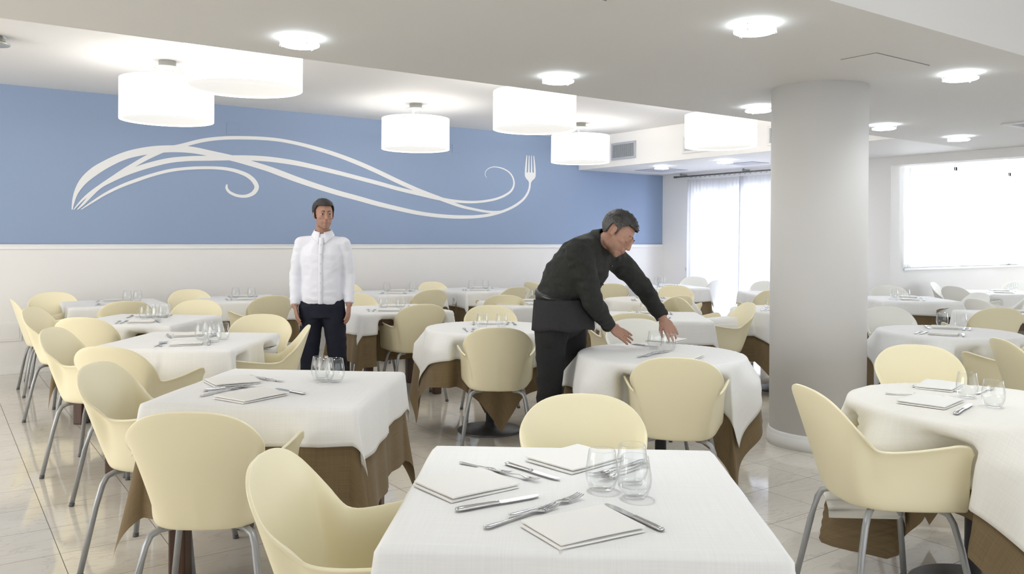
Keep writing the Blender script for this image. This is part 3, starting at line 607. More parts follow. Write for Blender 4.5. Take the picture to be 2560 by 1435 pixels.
for i, (t, side, x, y, a) in enumerate(CHAIRS):
    o = chair0 if i == 0 else copy_tree(chair0)
    o.location = (x, y, 0); o.rotation_euler.z = math.radians(a-90)
    is_daylit = (t, side) in DAYLIT_CHAIRS
    if is_daylit:
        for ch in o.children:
            if ch.name.startswith('seat_shell'): ch.data = SHELL_DAYLIT
    lab = SPECIAL.get((t, side), ('daylit cream' if is_daylit else 'cream')+' plastic armchair '+SIDE[side]+' the '+TN[t])
    prop(o, lab, 'chair', 'plastic armchairs in the dining room')

# ------------------------------------------------------------------ tables and cloths
HALF = .405
def hang(d, r, flare):
    """overhang length -> (outward, downward)"""
    L_ = r*PI/2
    if d <= 0: return 0., 0.
    if d < L_: return r*math.sin(d/r), r*(1-math.cos(d/r))
    return r+(d-L_)*flare, r+(d-L_)*math.sqrt(1-flare*flare)
def cloth_mesh(name, shape, half, c, ztop, n, seed, rot=0., off=(0, 0), rad=.014, flare=.05, ripple=.5, fin=.42):
    rnd = random.Random(seed); ph = [rnd.uniform(0, 6.28) for _ in range(8)]
    vs, uv = [], []
    ca, sa = math.cos(rot), math.sin(rot)
    lo = [rnd.uniform(-.004, .004) for _ in range(3)]
    g = np.linspace(-c, c, n+1)
    for v in g:
        for u in g:
            p = ca*u-sa*v+off[0]; q = sa*u+ca*v+off[1]
            if shape == 's':
                dx, dy = abs(p)-half, abs(q)-half; sx, sy = (1 if p >= 0 else -1), (1 if q >= 0 else -1)
                if dx <= 0 and dy <= 0:
                    x, y, z = p, q, 0
                    z = .0012*noise.noise((p*5+seed, q*5, .3))
                elif dy <= 0 or dx <= 0:
                    d = max(dx, dy); o_, dn = hang(d, rad, flare)
                    s = q if dx > 0 else p
                    edge = max(0., 1-(abs(s)/half)**4)
                    o_ += ripple*dn*edge*(.10*math.sin(9*s+ph[0 if dx > 0 else 1]+(ph[2] if sx*sy > 0 else 0))+.05*math.sin(21*s+ph[3]))
                    o_ = max(o_, min(rad, d)*.6)
                    if dx > 0: x, y = sx*(half+o_), q
                    else: x, y = p, sy*(half+o_)
                    z = -dn
                else:
                    rho = math.hypot(dx, dy); th = math.atan2(dy, dx); o_, dn = hang(rho, rad, flare)
                    k = math.sin(2*th)
                    al = fin*abs(k)**1.3
                    ext = max(0, dn-rad)
                    o2 = o_+ext*math.sin(al)*(1+.25*math.sin(5*rho+ph[4])); dn = min(dn, rad)+ext*math.cos(al)
                    swing = .55*math.sin(ph[5+(sx > 0)+2*(sy > 0)-1])*k*min(1, rho/.12)
                    ang = th+swing*.8
                    x = sx*(half+o2*math.cos(ang)); y = sy*(half+o2*math.sin(ang)); z = -dn
            else:
                rho = math.hypot(p, q); th = math.atan2(q, p); d = rho-half
                if d <= 0:
                    x, y = p, q; z = .0012*noise.noise((p*5+seed, q*5, .3))
                else:
                    o_, dn = hang(d, rad, .02)
                    ext = max(0, dn-rad); amp = min(.5*ext, .055)*min(1, ripple*1.4)
                    f_ = math.sin(8*th+ph[0]+.9*math.sin(2*th+ph[1]))+.45*math.sin(13*th+ph[2])
                    o2 = o_+amp*(f_+.9)*.6+ext*.10
                    x, y = (half+o2)*math.cos(th), (half+o2)*math.sin(th); z = -dn
                    if amp > 0: z = -min(rad, dn)-ext*.97
            vs.append((x, y, ztop+z)); uv.append((u, v))
    m = n+1; fs = [(j*m+i, j*m+i+1, (j+1)*m+i+1, (j+1)*m+i) for j in range(n) for i in range(n)]
    me = mesh(name, vs, fs); l = me.uv_layers.new(name='UVMap')
    for li, lp in enumerate(me.loops): l.data[li].uv = uv[lp.vertex_index]
    return me
TOPZ = .738
def tuck(me, ox, oy, rz, extra):
    """cloth hangs against the chairs pushed under the table instead of running through them"""
    ca, sa = math.cos(rz), math.sin(rz)
    near = [(x, y, math.radians(a-90)) for _, _, x, y, a in CHAIRS if math.hypot(x-ox, y-oy) < 1.1]
    for v in me.vertices:
        z = v.co.z
        if z > .728: continue
        wx, wy = ox+ca*v.co.x-sa*v.co.y, oy+sa*v.co.x+ca*v.co.y; mv = False
        for x, y, a in near:
            c, s = math.cos(a), math.sin(a); dx, dy = wx-x, wy-y; lx, ly = c*dx+s*dy, -s*dx+c*dy
            front = .205+extra+.012*math.sin(38*lx)
            if -.38 < ly < front and abs(lx) < .325 and math.hypot(x-ox, y-oy) > .30:
                if extra == 0 and abs(lx) < .17 and v.co.z < .475 and ly > -.19: v.co.z = .475+.012*noise.noise((lx*9, ly*9, ox))-extra; mv = True
                w_ = min(1, max(0, (.325-abs(lx))/.05))*min(1, max(0, (.718-z)/.06)); w_ = w_*w_*(3-2*w_)
                wi = min(1, max(0, (abs(lx)-.13)/.05)) if ly > -.12 else min(1, (-.12-ly)/.05); w_ *= wi*wi*(3-2*wi) if extra == 0 else 1
                ly += (front-ly)*w_; wx, wy = x+c*lx-s*ly, y+s*lx+c*ly; mv = True
        if mv:
            dx, dy = wx-ox, wy-oy; v.co.x, v.co.y = ca*dx+sa*dy, -sa*dx+ca*dy
    me.update()
top_sq = box_mesh('tabletop_square', -HALF+.004, HALF-.004, -HALF+.004, HALF-.004, TOPZ-.03, TOPZ, bev=.004)
top_rd = lathe('tabletop_round', [(0, TOPZ-.03), (.44, TOPZ-.03), (.444, TOPZ-.026), (.444, TOPZ-.004), (.44, TOPZ), (0, TOPZ)], 64)
apron = box_mesh('table_apron', -.34, .34, -.34, .34, TOPZ-.10, TOPZ-.03, bev=.003)
tleg = box_mesh('table_leg', -.034, .034, -.034, .034, 0, TOPZ-.03, bev=.008)
ped = lathe('table_pole', [(0, .012), (.032, .012), (.032, .68), (.10, .695), (.10, TOPZ-.03), (0, TOPZ-.03)], 28)
pbase = lathe('table_base', [(0, 0), (.235, 0), (.238, .006), (.225, .014), (.10, .022), (.045, .035), (.034, .06), (0, .06)], 56)
CREAM_CLOTH = {'T19', 'T12'}
CL = {'T1': dict(c=.66, rot=0, off=(0, 0)), 'T2': dict(c=.585, rot=.04, off=(.04, .0)), 'T12': dict(c=.70), 'T11': dict(c=.66), 'T10': dict(c=.64), 'T13': dict(c=.66)}
for k, (tx, ty, rdeg, shp) in TABLES.items():
    rz = math.radians(rdeg)
    t = empty('dining_table', (tx, ty, 0), rz, ('square dark wood' if shp == 's' else 'round pedestal')+' table under cloths, the '+TN[k], 'table', 'dining tables under white cloths')
    if shp == 's':
        link('tabletop', top_sq, WOOD, t); link('apron', apron, WOOD, t)
        for sx in (-.32, .32):
            for sy in (-.32, .32): link('leg', tleg, WOOD, t, (sx, sy, 0))
    else:
        link('tabletop', top_rd, WOOD, t); link('pole', ped, PEDESTAL, t); link('base', pbase, PEDESTAL, t)
    d = CL.get(k, {}); seed = int(k[1:])*7+3
    rnd = random.Random(seed); half = HALF if shp == 's' else .445
    rot = d.get('rot', rnd.uniform(-.06, .06) if shp == 's' else .3)
    off = d.get('off', (rnd.uniform(-.03, .03), rnd.uniform(-.03, .03)))
    big = k in ('T1', 'T2', 'T3', 'T10', 'T11', 'T12', 'T13', 'T14')
    b = cloth_mesh('brown_undercloth', shp, half+.003, .845 if shp == 's' else .82, TOPZ+.004, 64 if big else 48, seed, rot*.5, (0, 0), .014, .04, .9, .12)
    tuck(b, tx, ty, rz, .012)
    o = prop(link('brown_undercloth', b, CLOTH_BROWN, loc=(tx, ty, 0)), 'brown undercloth hanging below the white cloth of the '+TN[k], 'tablecloth', 'brown undercloths'); o.rotation_euler.z = rz
    wm = cloth_mesh('white_tablecloth', shp, half+.013, d.get('c', .60 if shp == 's' else .64), TOPZ+.010, 72 if big else 56, seed, rot, off, .018, .05, .9, .14)
    tuck(wm, tx, ty, rz, 0)
    o = prop(link('white_tablecloth', wm, CLOTH_CREAM if k in CREAM_CLOTH else CLOTH_WHITE, loc=(tx, ty, 0)), 'white tablecloth draped on the '+TN[k], 'tablecloth', 'white tablecloths'); o.rotation_euler.z = rz
    for cl in (o,):
        md = cl.modifiers.new('thickness', 'SOLIDIFY'); md.thickness = .0016; md.offset = 1
ZT = TOPZ+.0125      # top of the laid cloth

# ------------------------------------------------------------------ table settings
def tumbler():
    p = [(0, 0), (.022, 0), (.0275, .002), (.034, .012), (.0405, .03), (.0425, .045), (.0415, .062), (.038, .082), (.0345, .104), (.0338, .1055), (.0331, .104),
         (.0366, .082), (.0399, .062), (.0408, .045), (.0388, .030), (.0325, .0165), (.024, .0095), (0, .0085)]
    return lathe('tumbler', p, 40)
TUMBLER = tumbler(); TUMBLER.materials.append(GLASS)
GP = {1: [''], 2: ['left one of two', 'right one of two'], 3: ['leftmost of three', 'middle of three', 'rightmost of three'],
      4: ['leftmost of four', 'second of four', 'third of four', 'rightmost of four']}
CAMR = Vector((.818, -.575, 0)); CAMF = Vector((.575, .818, 0))
for k, pts in GLASSES.items():
    tx, ty = TABLES[k][:2]
    order = sorted(range(len(pts)), key=lambda i: (pts[i][0]*.818-pts[i][1]*.575)/(pts[i][0]*.575+pts[i][1]*.818))
    for r, i in enumerate(order):
        px, py = pts[i]; d = math.hypot(px-tx, py-ty)
        if d > .34: px, py = tx+(px-tx)*.34/d, ty+(py-ty)*.34/d
        o = link('glass_tumbler', TUMBLER, loc=(px, py, ZT))
        prop(o, 'clear stemless tumbler'+(', '+GP[len(pts)][r]+' on the ' if len(pts) > 1 else ' alone on the ')+TN[k], 'glass', 'clear tumblers on the tables')

def napkin_mesh(q, seed):
    """folded napkin: four layers of cloth in a soft stack, q = 4 corner points relative to the centre"""
    rnd = random.Random(seed); q = [Vector((a[0], a[1], 0)) for a in q]; vs, fs = [], []
    n = 9
    for layer in range(2):
        z0 = .0005+layer*.0074; base = len(vs); sh = .006*(layer-.5)
        for side in (0, 1):
            for j in range(n+1):
                for i in range(n+1):
                    u, v = i/n, j/n
                    p = (q[0]*(1-u)+q[1]*u)*(1-v)+(q[3]*(1-u)+q[2]*u)*v
                    ed = min(u, 1-u, v, 1-v); puff = .003*min(1, ed*5)
                    wob = .0022*noise.noise((u*2+seed, v*2, layer*.5))*(layer+1)*.5
                    z = z0+(.0070 if side else 0)+(puff if side else 0)*(layer == 1)+wob
                    if ed == 0: z = z0+(.0052 if side else .0014)+wob
                    vs.append((p.x+sh, p.y+sh*.5, max(.0003, z)))
            m = n+1
            for j in range(n):
                for i in range(n):
                    a = base+side*m*m+j*m+i; f = (a, a+1, a+m+1, a+m); fs.append(f if side else f[::-1])
        per = [i for i in range(n)]+[i*(n+1)+n for i in range(n)]+[n*(n+1)+n-i for i in range(n)]+[(n-i)*(n+1) for i in range(n)]
        for a, b in zip(per, per[1:]+per[:1]):
            fs.append((base+a, base+b, base+m*m+b, base+m*m+a))
    me = mesh('folded_napkin', vs, fs); bm = bmesh.new(); bm.from_mesh(me); bmesh.ops.recalc_face_normals(bm, faces=bm.faces); bm.to_mesh(me); bm.free()
    k = len(me.polygons)//2
    for i, p in enumerate(me.polygons): p.use_smooth = (i % k) < 2*n*n
    me.set_sharp_from_angle(angle=.6)
    return me
def fork_mesh():
    """a fork 0.205 long along +x, handle end at 0"""
    prof = [(0, .003, .0045), (.004, .0075, .0045), (.012, .0088, .0042), (.03, .0075, .0038), (.06, .0052, .0034), (.10, .0036, .0042), (.125, .0034, .0065), (.138, .0055, .0058), (.147, .0105, .0042), (.155, .0120, .0032), (.163, .0122, .0030)]
    vs, fs = [], []
    for x, h, z in prof:
        for sy, dz in ((-1, -.0), (-.5, .0012), (.5, .0012), (1, -.0), (.5, -.0010), (-.5, -.0010)):
            vs.append((x, h*sy, z+dz))
    for i in range(len(prof)-1):
        for k in range(6): fs.append((i*6+k, i*6+(k+1) % 6, (i+1)*6+(k+1) % 6, (i+1)*6+k))
    fs.append((5, 4, 3, 2, 1, 0)); e = (len(prof)-1)*6; fs.append(tuple(e+k for k in range(6)))
    for t in range(4):
        yc = -.0095+t*.00633; b = len(vs); P = [(.160, .0020, .0030), (.175, .0017, .0034), (.19, .0014, .0050), (.203, .0007, .0085)]
        for x, h, z in P:
            for sy, dz in ((-1, -.0007), (1, -.0007), (1, .0007), (-1, .0007)): vs.append((x, yc*(1-.02*(x-.16)*10)+h*sy, z+dz))
        for i in range(3):
            for k in range(4): fs.append((b+i*4+k, b+i*4+(k+1) % 4, b+(i+1)*4+(k+1) % 4, b+(i+1)*4+k))
        fs += [(b+3, b+2, b+1, b), (b+12, b+13, b+14, b+15)]
    me = mesh('fork', vs, fs); return me
def knife_meshes():
    hp = [(0, .006, .0035), (.004, .0085, .005), (.02, .0092, .0058), (.06, .0078, .0055), (.095, .0072, .005), (.102, .0085, .005), (.106, .0075, .004)]
    vs, fs = [], []
    for x, h, z in hp:
        for k in range(8):
            a = 2*PI*k/8; vs.append((x, h*math.cos(a), .0058+z*math.sin(a)))
    for i in range(len(hp)-1):
        for k in range(8): fs.append((i*8+k, i*8+(k+1) % 8, (i+1)*8+(k+1) % 8, (i+1)*8+k))
    fs.append(tuple(range(7, -1, -1))); fs.append(tuple((len(hp)-1)*8+k for k in range(8)))
    H_ = mesh('knife_handle', vs, fs)
    out = [(.104, -.006), (.112, -.0085), (.15, -.0095), (.19, -.0088), (.205, -.006), (.212, -.001), (.213, .004), (.208, .0075), (.17, .0085), (.112, .008), (.104, .006)]
    bm = bmesh.new(); f = bm.faces.new([bm.verts.new((x, y, .0042)) for x, y in out])
    r = bmesh.ops.extrude_face_region(bm, geom=[f]); bmesh.ops.translate(bm, verts=[v for v in r['geom'] if isinstance(v, bmesh.types.BMVert)], vec=(0, 0, .0018))
    return H_, bm_mesh('knife_blade', bm)
FORK_M = fork_mesh(); FORK_M.materials.append(CHROME)
KH, KB = knife_meshes(); KH.materials.append(CHROME); KB.materials.append(CHROME)
def place(o, a, b, z, label, cat, group, ln):
    d = Vector((b[0]-a[0], b[1]-a[1], 0)); s = min(1.15, max(.9, d.length/ln)); u = d.normalized()
    mid = Vector((a[0]+b[0], a[1]+b[1], 0))/2
    o.location = (mid.x-u.x*ln*s/2, mid.y-u.y*ln*s/2, z); o.rotation_euler = (0, 0, math.atan2(d.y, d.x)); o.scale = (s, s, s)
    prop(o, label, cat, group)
def fork(a, b, label, z=0): place(link('table_fork', FORK_M), a, b, ZT+z, label, 'fork', 'steel forks on the tables', .204)
def knife(a, b, label, z=0):
    r = empty('table_knife', (0, 0, 0)); link('handle', KH, None, r); link('blade', KB, None, r)
    place(r, a, b, ZT+z, label, 'knife', 'steel knives on the tables', .213)
def napkin(q, label, seed):
    c = (sum(p[0] for p in q)/4, sum(p[1] for p in q)/4)
    o = link('folded_napkin', napkin_mesh([(p[0]-c[0], p[1]-c[1]) for p in q], seed), NAPKIN, loc=(c[0], c[1], ZT))
    prop(o, label, 'napkin', 'folded white napkins on the tables')
WN = {'T1': ['nearest the camera', 'at the left table edge', 'beside the far edge'], 'T2': ['nearest the camera', 'farther back at left'], 'T12': ['nearest the camera', 'behind the fork'], 'T11': ['nearest the camera', 'under the waiter hand']}
for k, v in NAP.items():
    for i, q in enumerate(v):
        c = np.mean(q, axis=0); q = np.array(q)
        s = [np.linalg.norm(q[j]-q[(j+1) % 4]) for j in range(4)]; w_, h_ = (s[0]+s[2])/2, (s[1]+s[3])/2
        ax = (q[1]-q[0])+(q[2]-q[3]); ax /= np.linalg.norm(ax); ay = np.array([-ax[1], ax[0]])
        if np.dot(ay, q[3]-q[0]) < 0: ay = -ay
        w_, h_ = min(max(w_, .17), .225), min(max(h_, .15), .195)
        qq = [c-ax*w_/2-ay*h_/2, c+ax*w_/2-ay*h_/2, c+ax*w_/2+ay*h_/2, c-ax*w_/2+ay*h_/2]
        qq[1] = qq[1]+ax*.006; qq[3] = qq[3]-ay*.005
        napkin(qq, 'folded white napkin %s on the %s' % (WN[k][i], TN[k]), i+3)
FNL = {'T1': ['nearest fork, left of front napkin', 'second fork, crossing behind the nearest fork', 'leftmost fork behind the left napkin', 'fork pointing right behind the left napkin', 'fork seen through the glasses, farther', 'fork seen through the glasses, nearer'],
       'T2': ['fork lying before the front napkin', 'fork behind the back napkin, left', 'fork behind the back napkin, right', 'fork crossing the knife'], 'T12': ['leftmost fork', 'fork behind the front napkin', 'fork behind the right tumbler'], 'T11': ['front fork', 'fork beside the front fork']}
KNL = {'T1': ['knife before the left napkin', 'knife before the far napkin', 'knife right of the front napkin'], 'T2': ['knife between the napkins', 'knife right of the napkins'], 'T12': ['knife beside the far napkin', 'short looking knife below the tumblers'], 'T11': ['knife right of the tumblers', 'knife under the waiter hand']}
for k, v in FORKS.items():
    for i, (a, b) in enumerate(v): fork(a, b, 'steel '+FNL[k][i]+' on the '+TN[k], .003*(i % 2))
for k, v in KNIVES.items():
    for i, (a, b) in enumerate(v): knife(a, b, 'steel '+KNL[k][i]+' on the '+TN[k])
for k, (tx, ty, rdeg, shp) in TABLES.items():
    if k in NAP or k in ('T23',): continue
    c = Vector((tx, ty, 0)); v = -c.normalized(); rt = Vector((-v.y, v.x, 0)); rnd = random.Random(int(k[1:]))
    for sd, nm in ((1, 'near'), (-1, 'far')):
        f = v*sd; r = rt*sd; a = rnd.uniform(-.15, .15)
        f, r = (f*math.cos(a)+r*math.sin(a)), (r*math.cos(a)-f*math.sin(a))
        b = c+f*.235
        q = [b-r*.09-f*.075, b+r*.09-f*.075, b+r*.09+f*.075, b-r*.09+f*.075]
        napkin([(p.x, p.y) for p in q], 'folded white napkin at the %s side on the %s' % (nm, TN[k]), rnd.randint(0, 99))
        for j in (0, 1):
            p0 = b-r*(.135+.032*j)+f*.08; p1 = p0-f*.2+r*rnd.uniform(-.03, .05)
            fork(p0, p1, 'steel fork, %s one at the %s setting on the %s' % (('inner', 'outer')[j], nm, TN[k]))
        p0 = b+r*.13+f*.08; p1 = p0-f*.2+r*rnd.uniform(-.04, .03)
        knife(p0, p1, 'steel knife at the %s setting on the %s' % (nm, TN[k]))

# ------------------------------------------------------------------ people
def skin_mat(name, col):
    m, nt, b = nodes(name); N = nt.nodes.new; L = nt.links.new
    tc = N('ShaderNodeTexCoord'); no = N('ShaderNodeTexNoise'); no.inputs['Scale'].default_value = 28; no.inputs['Detail'].default_value = 4; L(tc.outputs['Object'], no.inputs[0])
    mx = N('ShaderNodeMix'); mx.data_type = 'RGBA'; mx.inputs[6].default_value = (*[c*.86 for c in col], 1); mx.inputs[7].default_value = (*[min(1, c*1.1) for c in col], 1)
    L(no.outputs[0], mx.inputs[0]); L(mx.outputs[2], b.inputs['Base Color']); b.inputs['Roughness'].default_value = .48
    b.inputs['Subsurface Weight'].default_value = .08; b.inputs['Subsurface Radius'].default_value = (.012, .005, .003)
    return m
SKIN = skin_mat('warm_skin', (.41, .225, .16)); LIPS = skin_mat('lip_skin', (.38, .17, .13)); STUBBLE = skin_mat('stubbled_skin', (.34, .195, .142))
EYE_W = mat('eye_white', (.50, .47, .44), .3); IRIS = mat('dark_iris', (.03, .02, .015), .15)
def hair_mat(name, dark, light, scale):
    m, nt, b = nodes(name); N = nt.nodes.new; L = nt.links.new
    tc = N('ShaderNodeTexCoord'); no = N('ShaderNodeTexNoise'); no.inputs['Scale'].default_value = scale; no.inputs['Detail'].default_value = 5; no.inputs['Roughness'].default_value = .7; L(tc.outputs['Object'], no.inputs[0])
    cr = N('ShaderNodeValToRGB'); cr.color_ramp.elements[0].position = .42; cr.color_ramp.elements[1].position = .68
    cr.color_ramp.elements[0].color = (*dark, 1); cr.color_ramp.elements[1].color = (*light, 1)
    L(no.outputs[0], cr.inputs[0]); L(cr.outputs[0], b.inputs['Base Color']); b.inputs['Roughness'].default_value = .55
    return m
HAIR = hair_mat('short_dark_hair', (.012, .011, .010), (.045, .042, .038), 240)
HAIR_GREY = hair_mat('greying_side_hair', (.03, .028, .026), (.20, .19, .185), 320)
BLACK_COTTON = mat('black_shirt_cotton', (.022, .023, .021), .75, spec=.3, noise_scale=60, noise_amt=.25, bump=.15, bump_scale=500)
BLACK_TWILL = mat('black_trouser_twill', (.016, .016, .017), .8, spec=.25, noise_scale=80, noise_amt=.2, bump=.15, bump_scale=600)
APRON = mat('charcoal_apron_cloth', (.030, .029, .032), .8, spec=.25, noise_scale=70, noise_amt=.2)
WHITE_COTTON = mat('white_shirt_cotton', (.80, .81, .88), .75, spec=.25, noise_scale=20, noise_amt=.02, bump=.1, bump_scale=500)
NAVY = mat('dark_navy_trousers', (.014, .016, .028), .8, spec=.25, noise_scale=60, noise_amt=.2)
LEATHER = mat('black_leather', (.012, .012, .012), .35)
GOLD = mat('gold_ring', (.8, .55, .2), .2, metal=1)

def loft(bm, rings, n=20):
    """rings: (centre, axis_a vector, axis_b vector); closed with caps"""
    R_ = []
    for c, a, b in rings:
        c, a, b = Vector(c), Vector(a), Vector(b)
        R_.append([bm.verts.new(c+a*math.cos(2*PI*k/n)+b*math.sin(2*PI*k/n)) for k in range(n)])
    for A, B in zip(R_, R_[1:]):
        for k in range(n): bm.faces.new((A[k], A[(k+1) % n], B[(k+1) % n], B[k]))
    bm.faces.new(R_[0][::-1]); bm.faces.new(R_[-1])
def frame(t):
    t = t.normalized(); a = t.cross(Vector((0, 0, 1)))
    if a.length < .05: a = t.cross(Vector((1, 0, 0)))
    a.normalize(); return a, t.cross(a).normalized()
def ball(bm, c, r, M=None):
    """ellipsoid with radii r in the axes of the 3x3 M"""
    s = bmesh.ops.create_icosphere(bm, subdivisions=3, radius=1)
    r = (r, r, r) if isinstance(r, (int, float)) else r; c = Vector(c)
    for v in s['verts']:
        p = Vector((v.co.x*r[0], v.co.y*r[1], v.co.z*r[2])); v.co = c+(M @ p if M else p)
def limb(bm, pts):
    """tapering round limb through (point, radius), with rounded joints"""
    P = [(Vector(p), r) for p, r in pts]
    for (p, r), (q, s) in zip(P, P[1:]):
        a, b = frame(q-p); k = []
        for i in range(5):
            t = i/4; rr = r+(s-r)*t; k.append((p.lerp(q, t), a*rr, b*rr))
        loft(bm, k, 16)
    for p, r in P: ball(bm, p, r)
def grow(name, bm, voxel, smooth=3, wrinkle=0, wscale=9, factor=.5):
    bmesh.ops.recalc_face_normals(bm, faces=bm.faces)
    me = bpy.data.meshes.new('tmp'); bm.to_mesh(me); bm.free(); o = link('tmp', me)
    md = o.modifiers.new('r', 'REMESH'); md.mode = 'VOXEL'; md.voxel_size = voxel; md.adaptivity = 0
    s = o.modifiers.new('s', 'SMOOTH'); s.factor = factor; s.iterations = smooth
    me = evaluated(name, o)
    if wrinkle:
        for v in me.vertices:
            c = v.co; n1 = noise.noise((c.x*wscale, c.y*wscale, c.z*wscale*1.7)); n2 = noise.noise((c.x*wscale*2.3+5, c.y*wscale*2.3, c.z*wscale*3.6))
            v.co = c+v.normal*wrinkle*((1-2*abs(n1))*.9+.5*n2-.35)
        me.update()
    me.polygons.foreach_set('use_smooth', [True]*len(me.polygons))
    return me
def hand(bm, wrist, tip, palm_n, thumb_side, curl, spread=.010, thumb_drop=.3):
    wrist, tip = Vector(wrist), Vector(tip); f = (tip-wrist).normalized(); L_ = (tip-wrist).length/.185
    n = Vector(palm_n); n = (n-f*n.dot(f)).normalized(); s = f.cross(n).normalized()*thumb_side
    M = Matrix((f, s, n)).transposed()
    f0 = f
    ball(bm, wrist+f*.052*L_, (.050*L_, .040, .0145), M); ball(bm, wrist+f*.012, (.03, .026, .019), M)
    ball(bm, wrist+f*.035*L_+s*.024+n*.006, (.032, .016, .015), M)
    out = []
    for i, (o, ln) in enumerate(((.031, .070), (.0105, .079), (-.0105, .074), (-.030, .058))):
        ln *= L_; k = wrist+f*(.092-.004*abs(i-1))*L_+s*o
        limb(bm, [(wrist+f*.03+s*o*.5, .012), (k, .0105)])
        d0 = (f+s*(o/.031)*spread*4).normalized(); p = k; a = curl*.5
        pts = [(k, .0098)]
        for j, (frac, rr) in enumerate(((.44, .0088), (.31, .0079), (.25, .0066))):
            d = (d0*math.cos(a)+n*math.sin(a)).normalized(); p = p+d*ln*frac; pts.append((p, rr)); a += curl*(.8 if j == 0 else .55)
        limb(bm, pts); out.append(pts)
    t0 = wrist+f*.028*L_+s*.026+n*.004; d1 = (f*.72+s*.60+n*thumb_drop).normalized(); t1 = t0+d1*.038*L_; d2 = (f*.9+s*.22+n*thumb_drop*1.3).normalized(); t2 = t1+d2*.030*L_; t3 = t2+(d2+f*.2).normalized()*.022*L_
    limb(bm, [(t0, .0145), (t1, .0115), (t2, .0098), (t3, .0078)])
    return out
def head(bm, c, M, sc=1.0, lid=.0160):
    """M columns: x = person's right, y = forward, z = up"""
    c = Vector(c)
    def E(p, r, rot=None): ball(bm, c+M @ (Vector(p)*sc), tuple(x*sc for x in r), M @ rot if rot else M)
    E((0, -.018, .038), (.075, .094, .082)); E((0, .022, .012), (.068, .064, .072)); E((0, .032, -.045), (.0585, .053, .066)); E((0, .030, -.020), (.065, .056, .045))
    E((0, .062, -.098), (.024, .020, .017)); E((0, .045, -.085), (.040, .036, .026))
    for s in (-1, 1):
        E((s*.040, .006, -.066), (.019, .042, .032)); E((s*.037, .054, -.022), (.024, .022, .018))
        E((s*.031, .0825, lid), (.0175, .0095, .0085)); E((s*.031, .081, -.0045), (.0165, .0085, .0055)); E((s*.029, .084, .026), (.021, .010, .0065))
        E((s*.0775, -.006, -.002), (.007, .017, .029), Matrix.Rotation(-s*.35, 3, 'Z')); E((s*.0825, -.012, .012), (.004, .013, .015), Matrix.Rotation(-s*.4, 3, 'Z')); E((s*.0765, .002, -.024), (.005, .008, .011))
        E((s*.0095, .099, -.0335), (.0075, .009, .0065))
    for k in range(6):
        t = k/5; E((0, .086+.017*t, .018-.049*t), (.0075+.0025*t, .012, .012))
    E((0, .1065, -.0325), (.0092, .0092, .0085))
    E((0, .084, -.0495), (.020, .010, .010)); E((0, .0905, -.0585), (.0215, .0085, .0042)); E((0, .0885, -.0695), (.0185, .0085, .0052)); E((0, .080, -.083), (.018, .010, .008))
def face_materials(me, c, M, sc, stubble):
    Mi = M.transposed(); c = Vector(c); rnd = random.Random(4)
    for m in (LIPS, STUBBLE): me.materials.append(m)
    for p in me.polygons:
        q = (Mi @ (p.center-c))/sc
        if q.length > .19: continue
        if q.y > .080 and abs(q.x) < .0235 and -.0745 < q.z < -.0545 and abs(q.z+.0645) < .0105*(1-(q.x/.0245)**2)**.5: p.material_index = 1
        elif stubble and q.y > -.005 and -.128 < q.z < -.03 and not (abs(q.x) < .013 and q.z > -.05) and rnd.random() < .75*min(1, (-.03-q.z)/.03)*min(1, (q.y+.005)/.03): p.material_index = 2
def eyes(parent, c, M, sc, look):
    c = Vector(c)
    for s in (-1, 1):
        bm = bmesh.new(); o = c+M @ (Vector((s*.031, .0762, .0060))*sc); ball(bm, o, .0112*sc)
        me = bm_mesh('eyeball', bm, True); me.materials.append(EYE_W); me.materials.append(IRIS); d = (M @ Vector(look)).normalized()
        for p in me.polygons:
            if (p.center-o).normalized().dot(d) > .80: p.material_index = 1
        link('eye', me, None, parent)
        bm = bmesh.new()
        pts = [c+M @ (Vector((s*x, y, z))*sc) for x, y, z in ((.012, .0915, .0275), (.022, .0920, .0305), (.033, .0882, .0318), (.044, .0765, .0285))]
        tube(bm, pts, [.0022*sc, .0030*sc, .0028*sc, .0013*sc], 8); link('eyebrow', bm_mesh('eyebrow', bm, True), HAIR, parent)
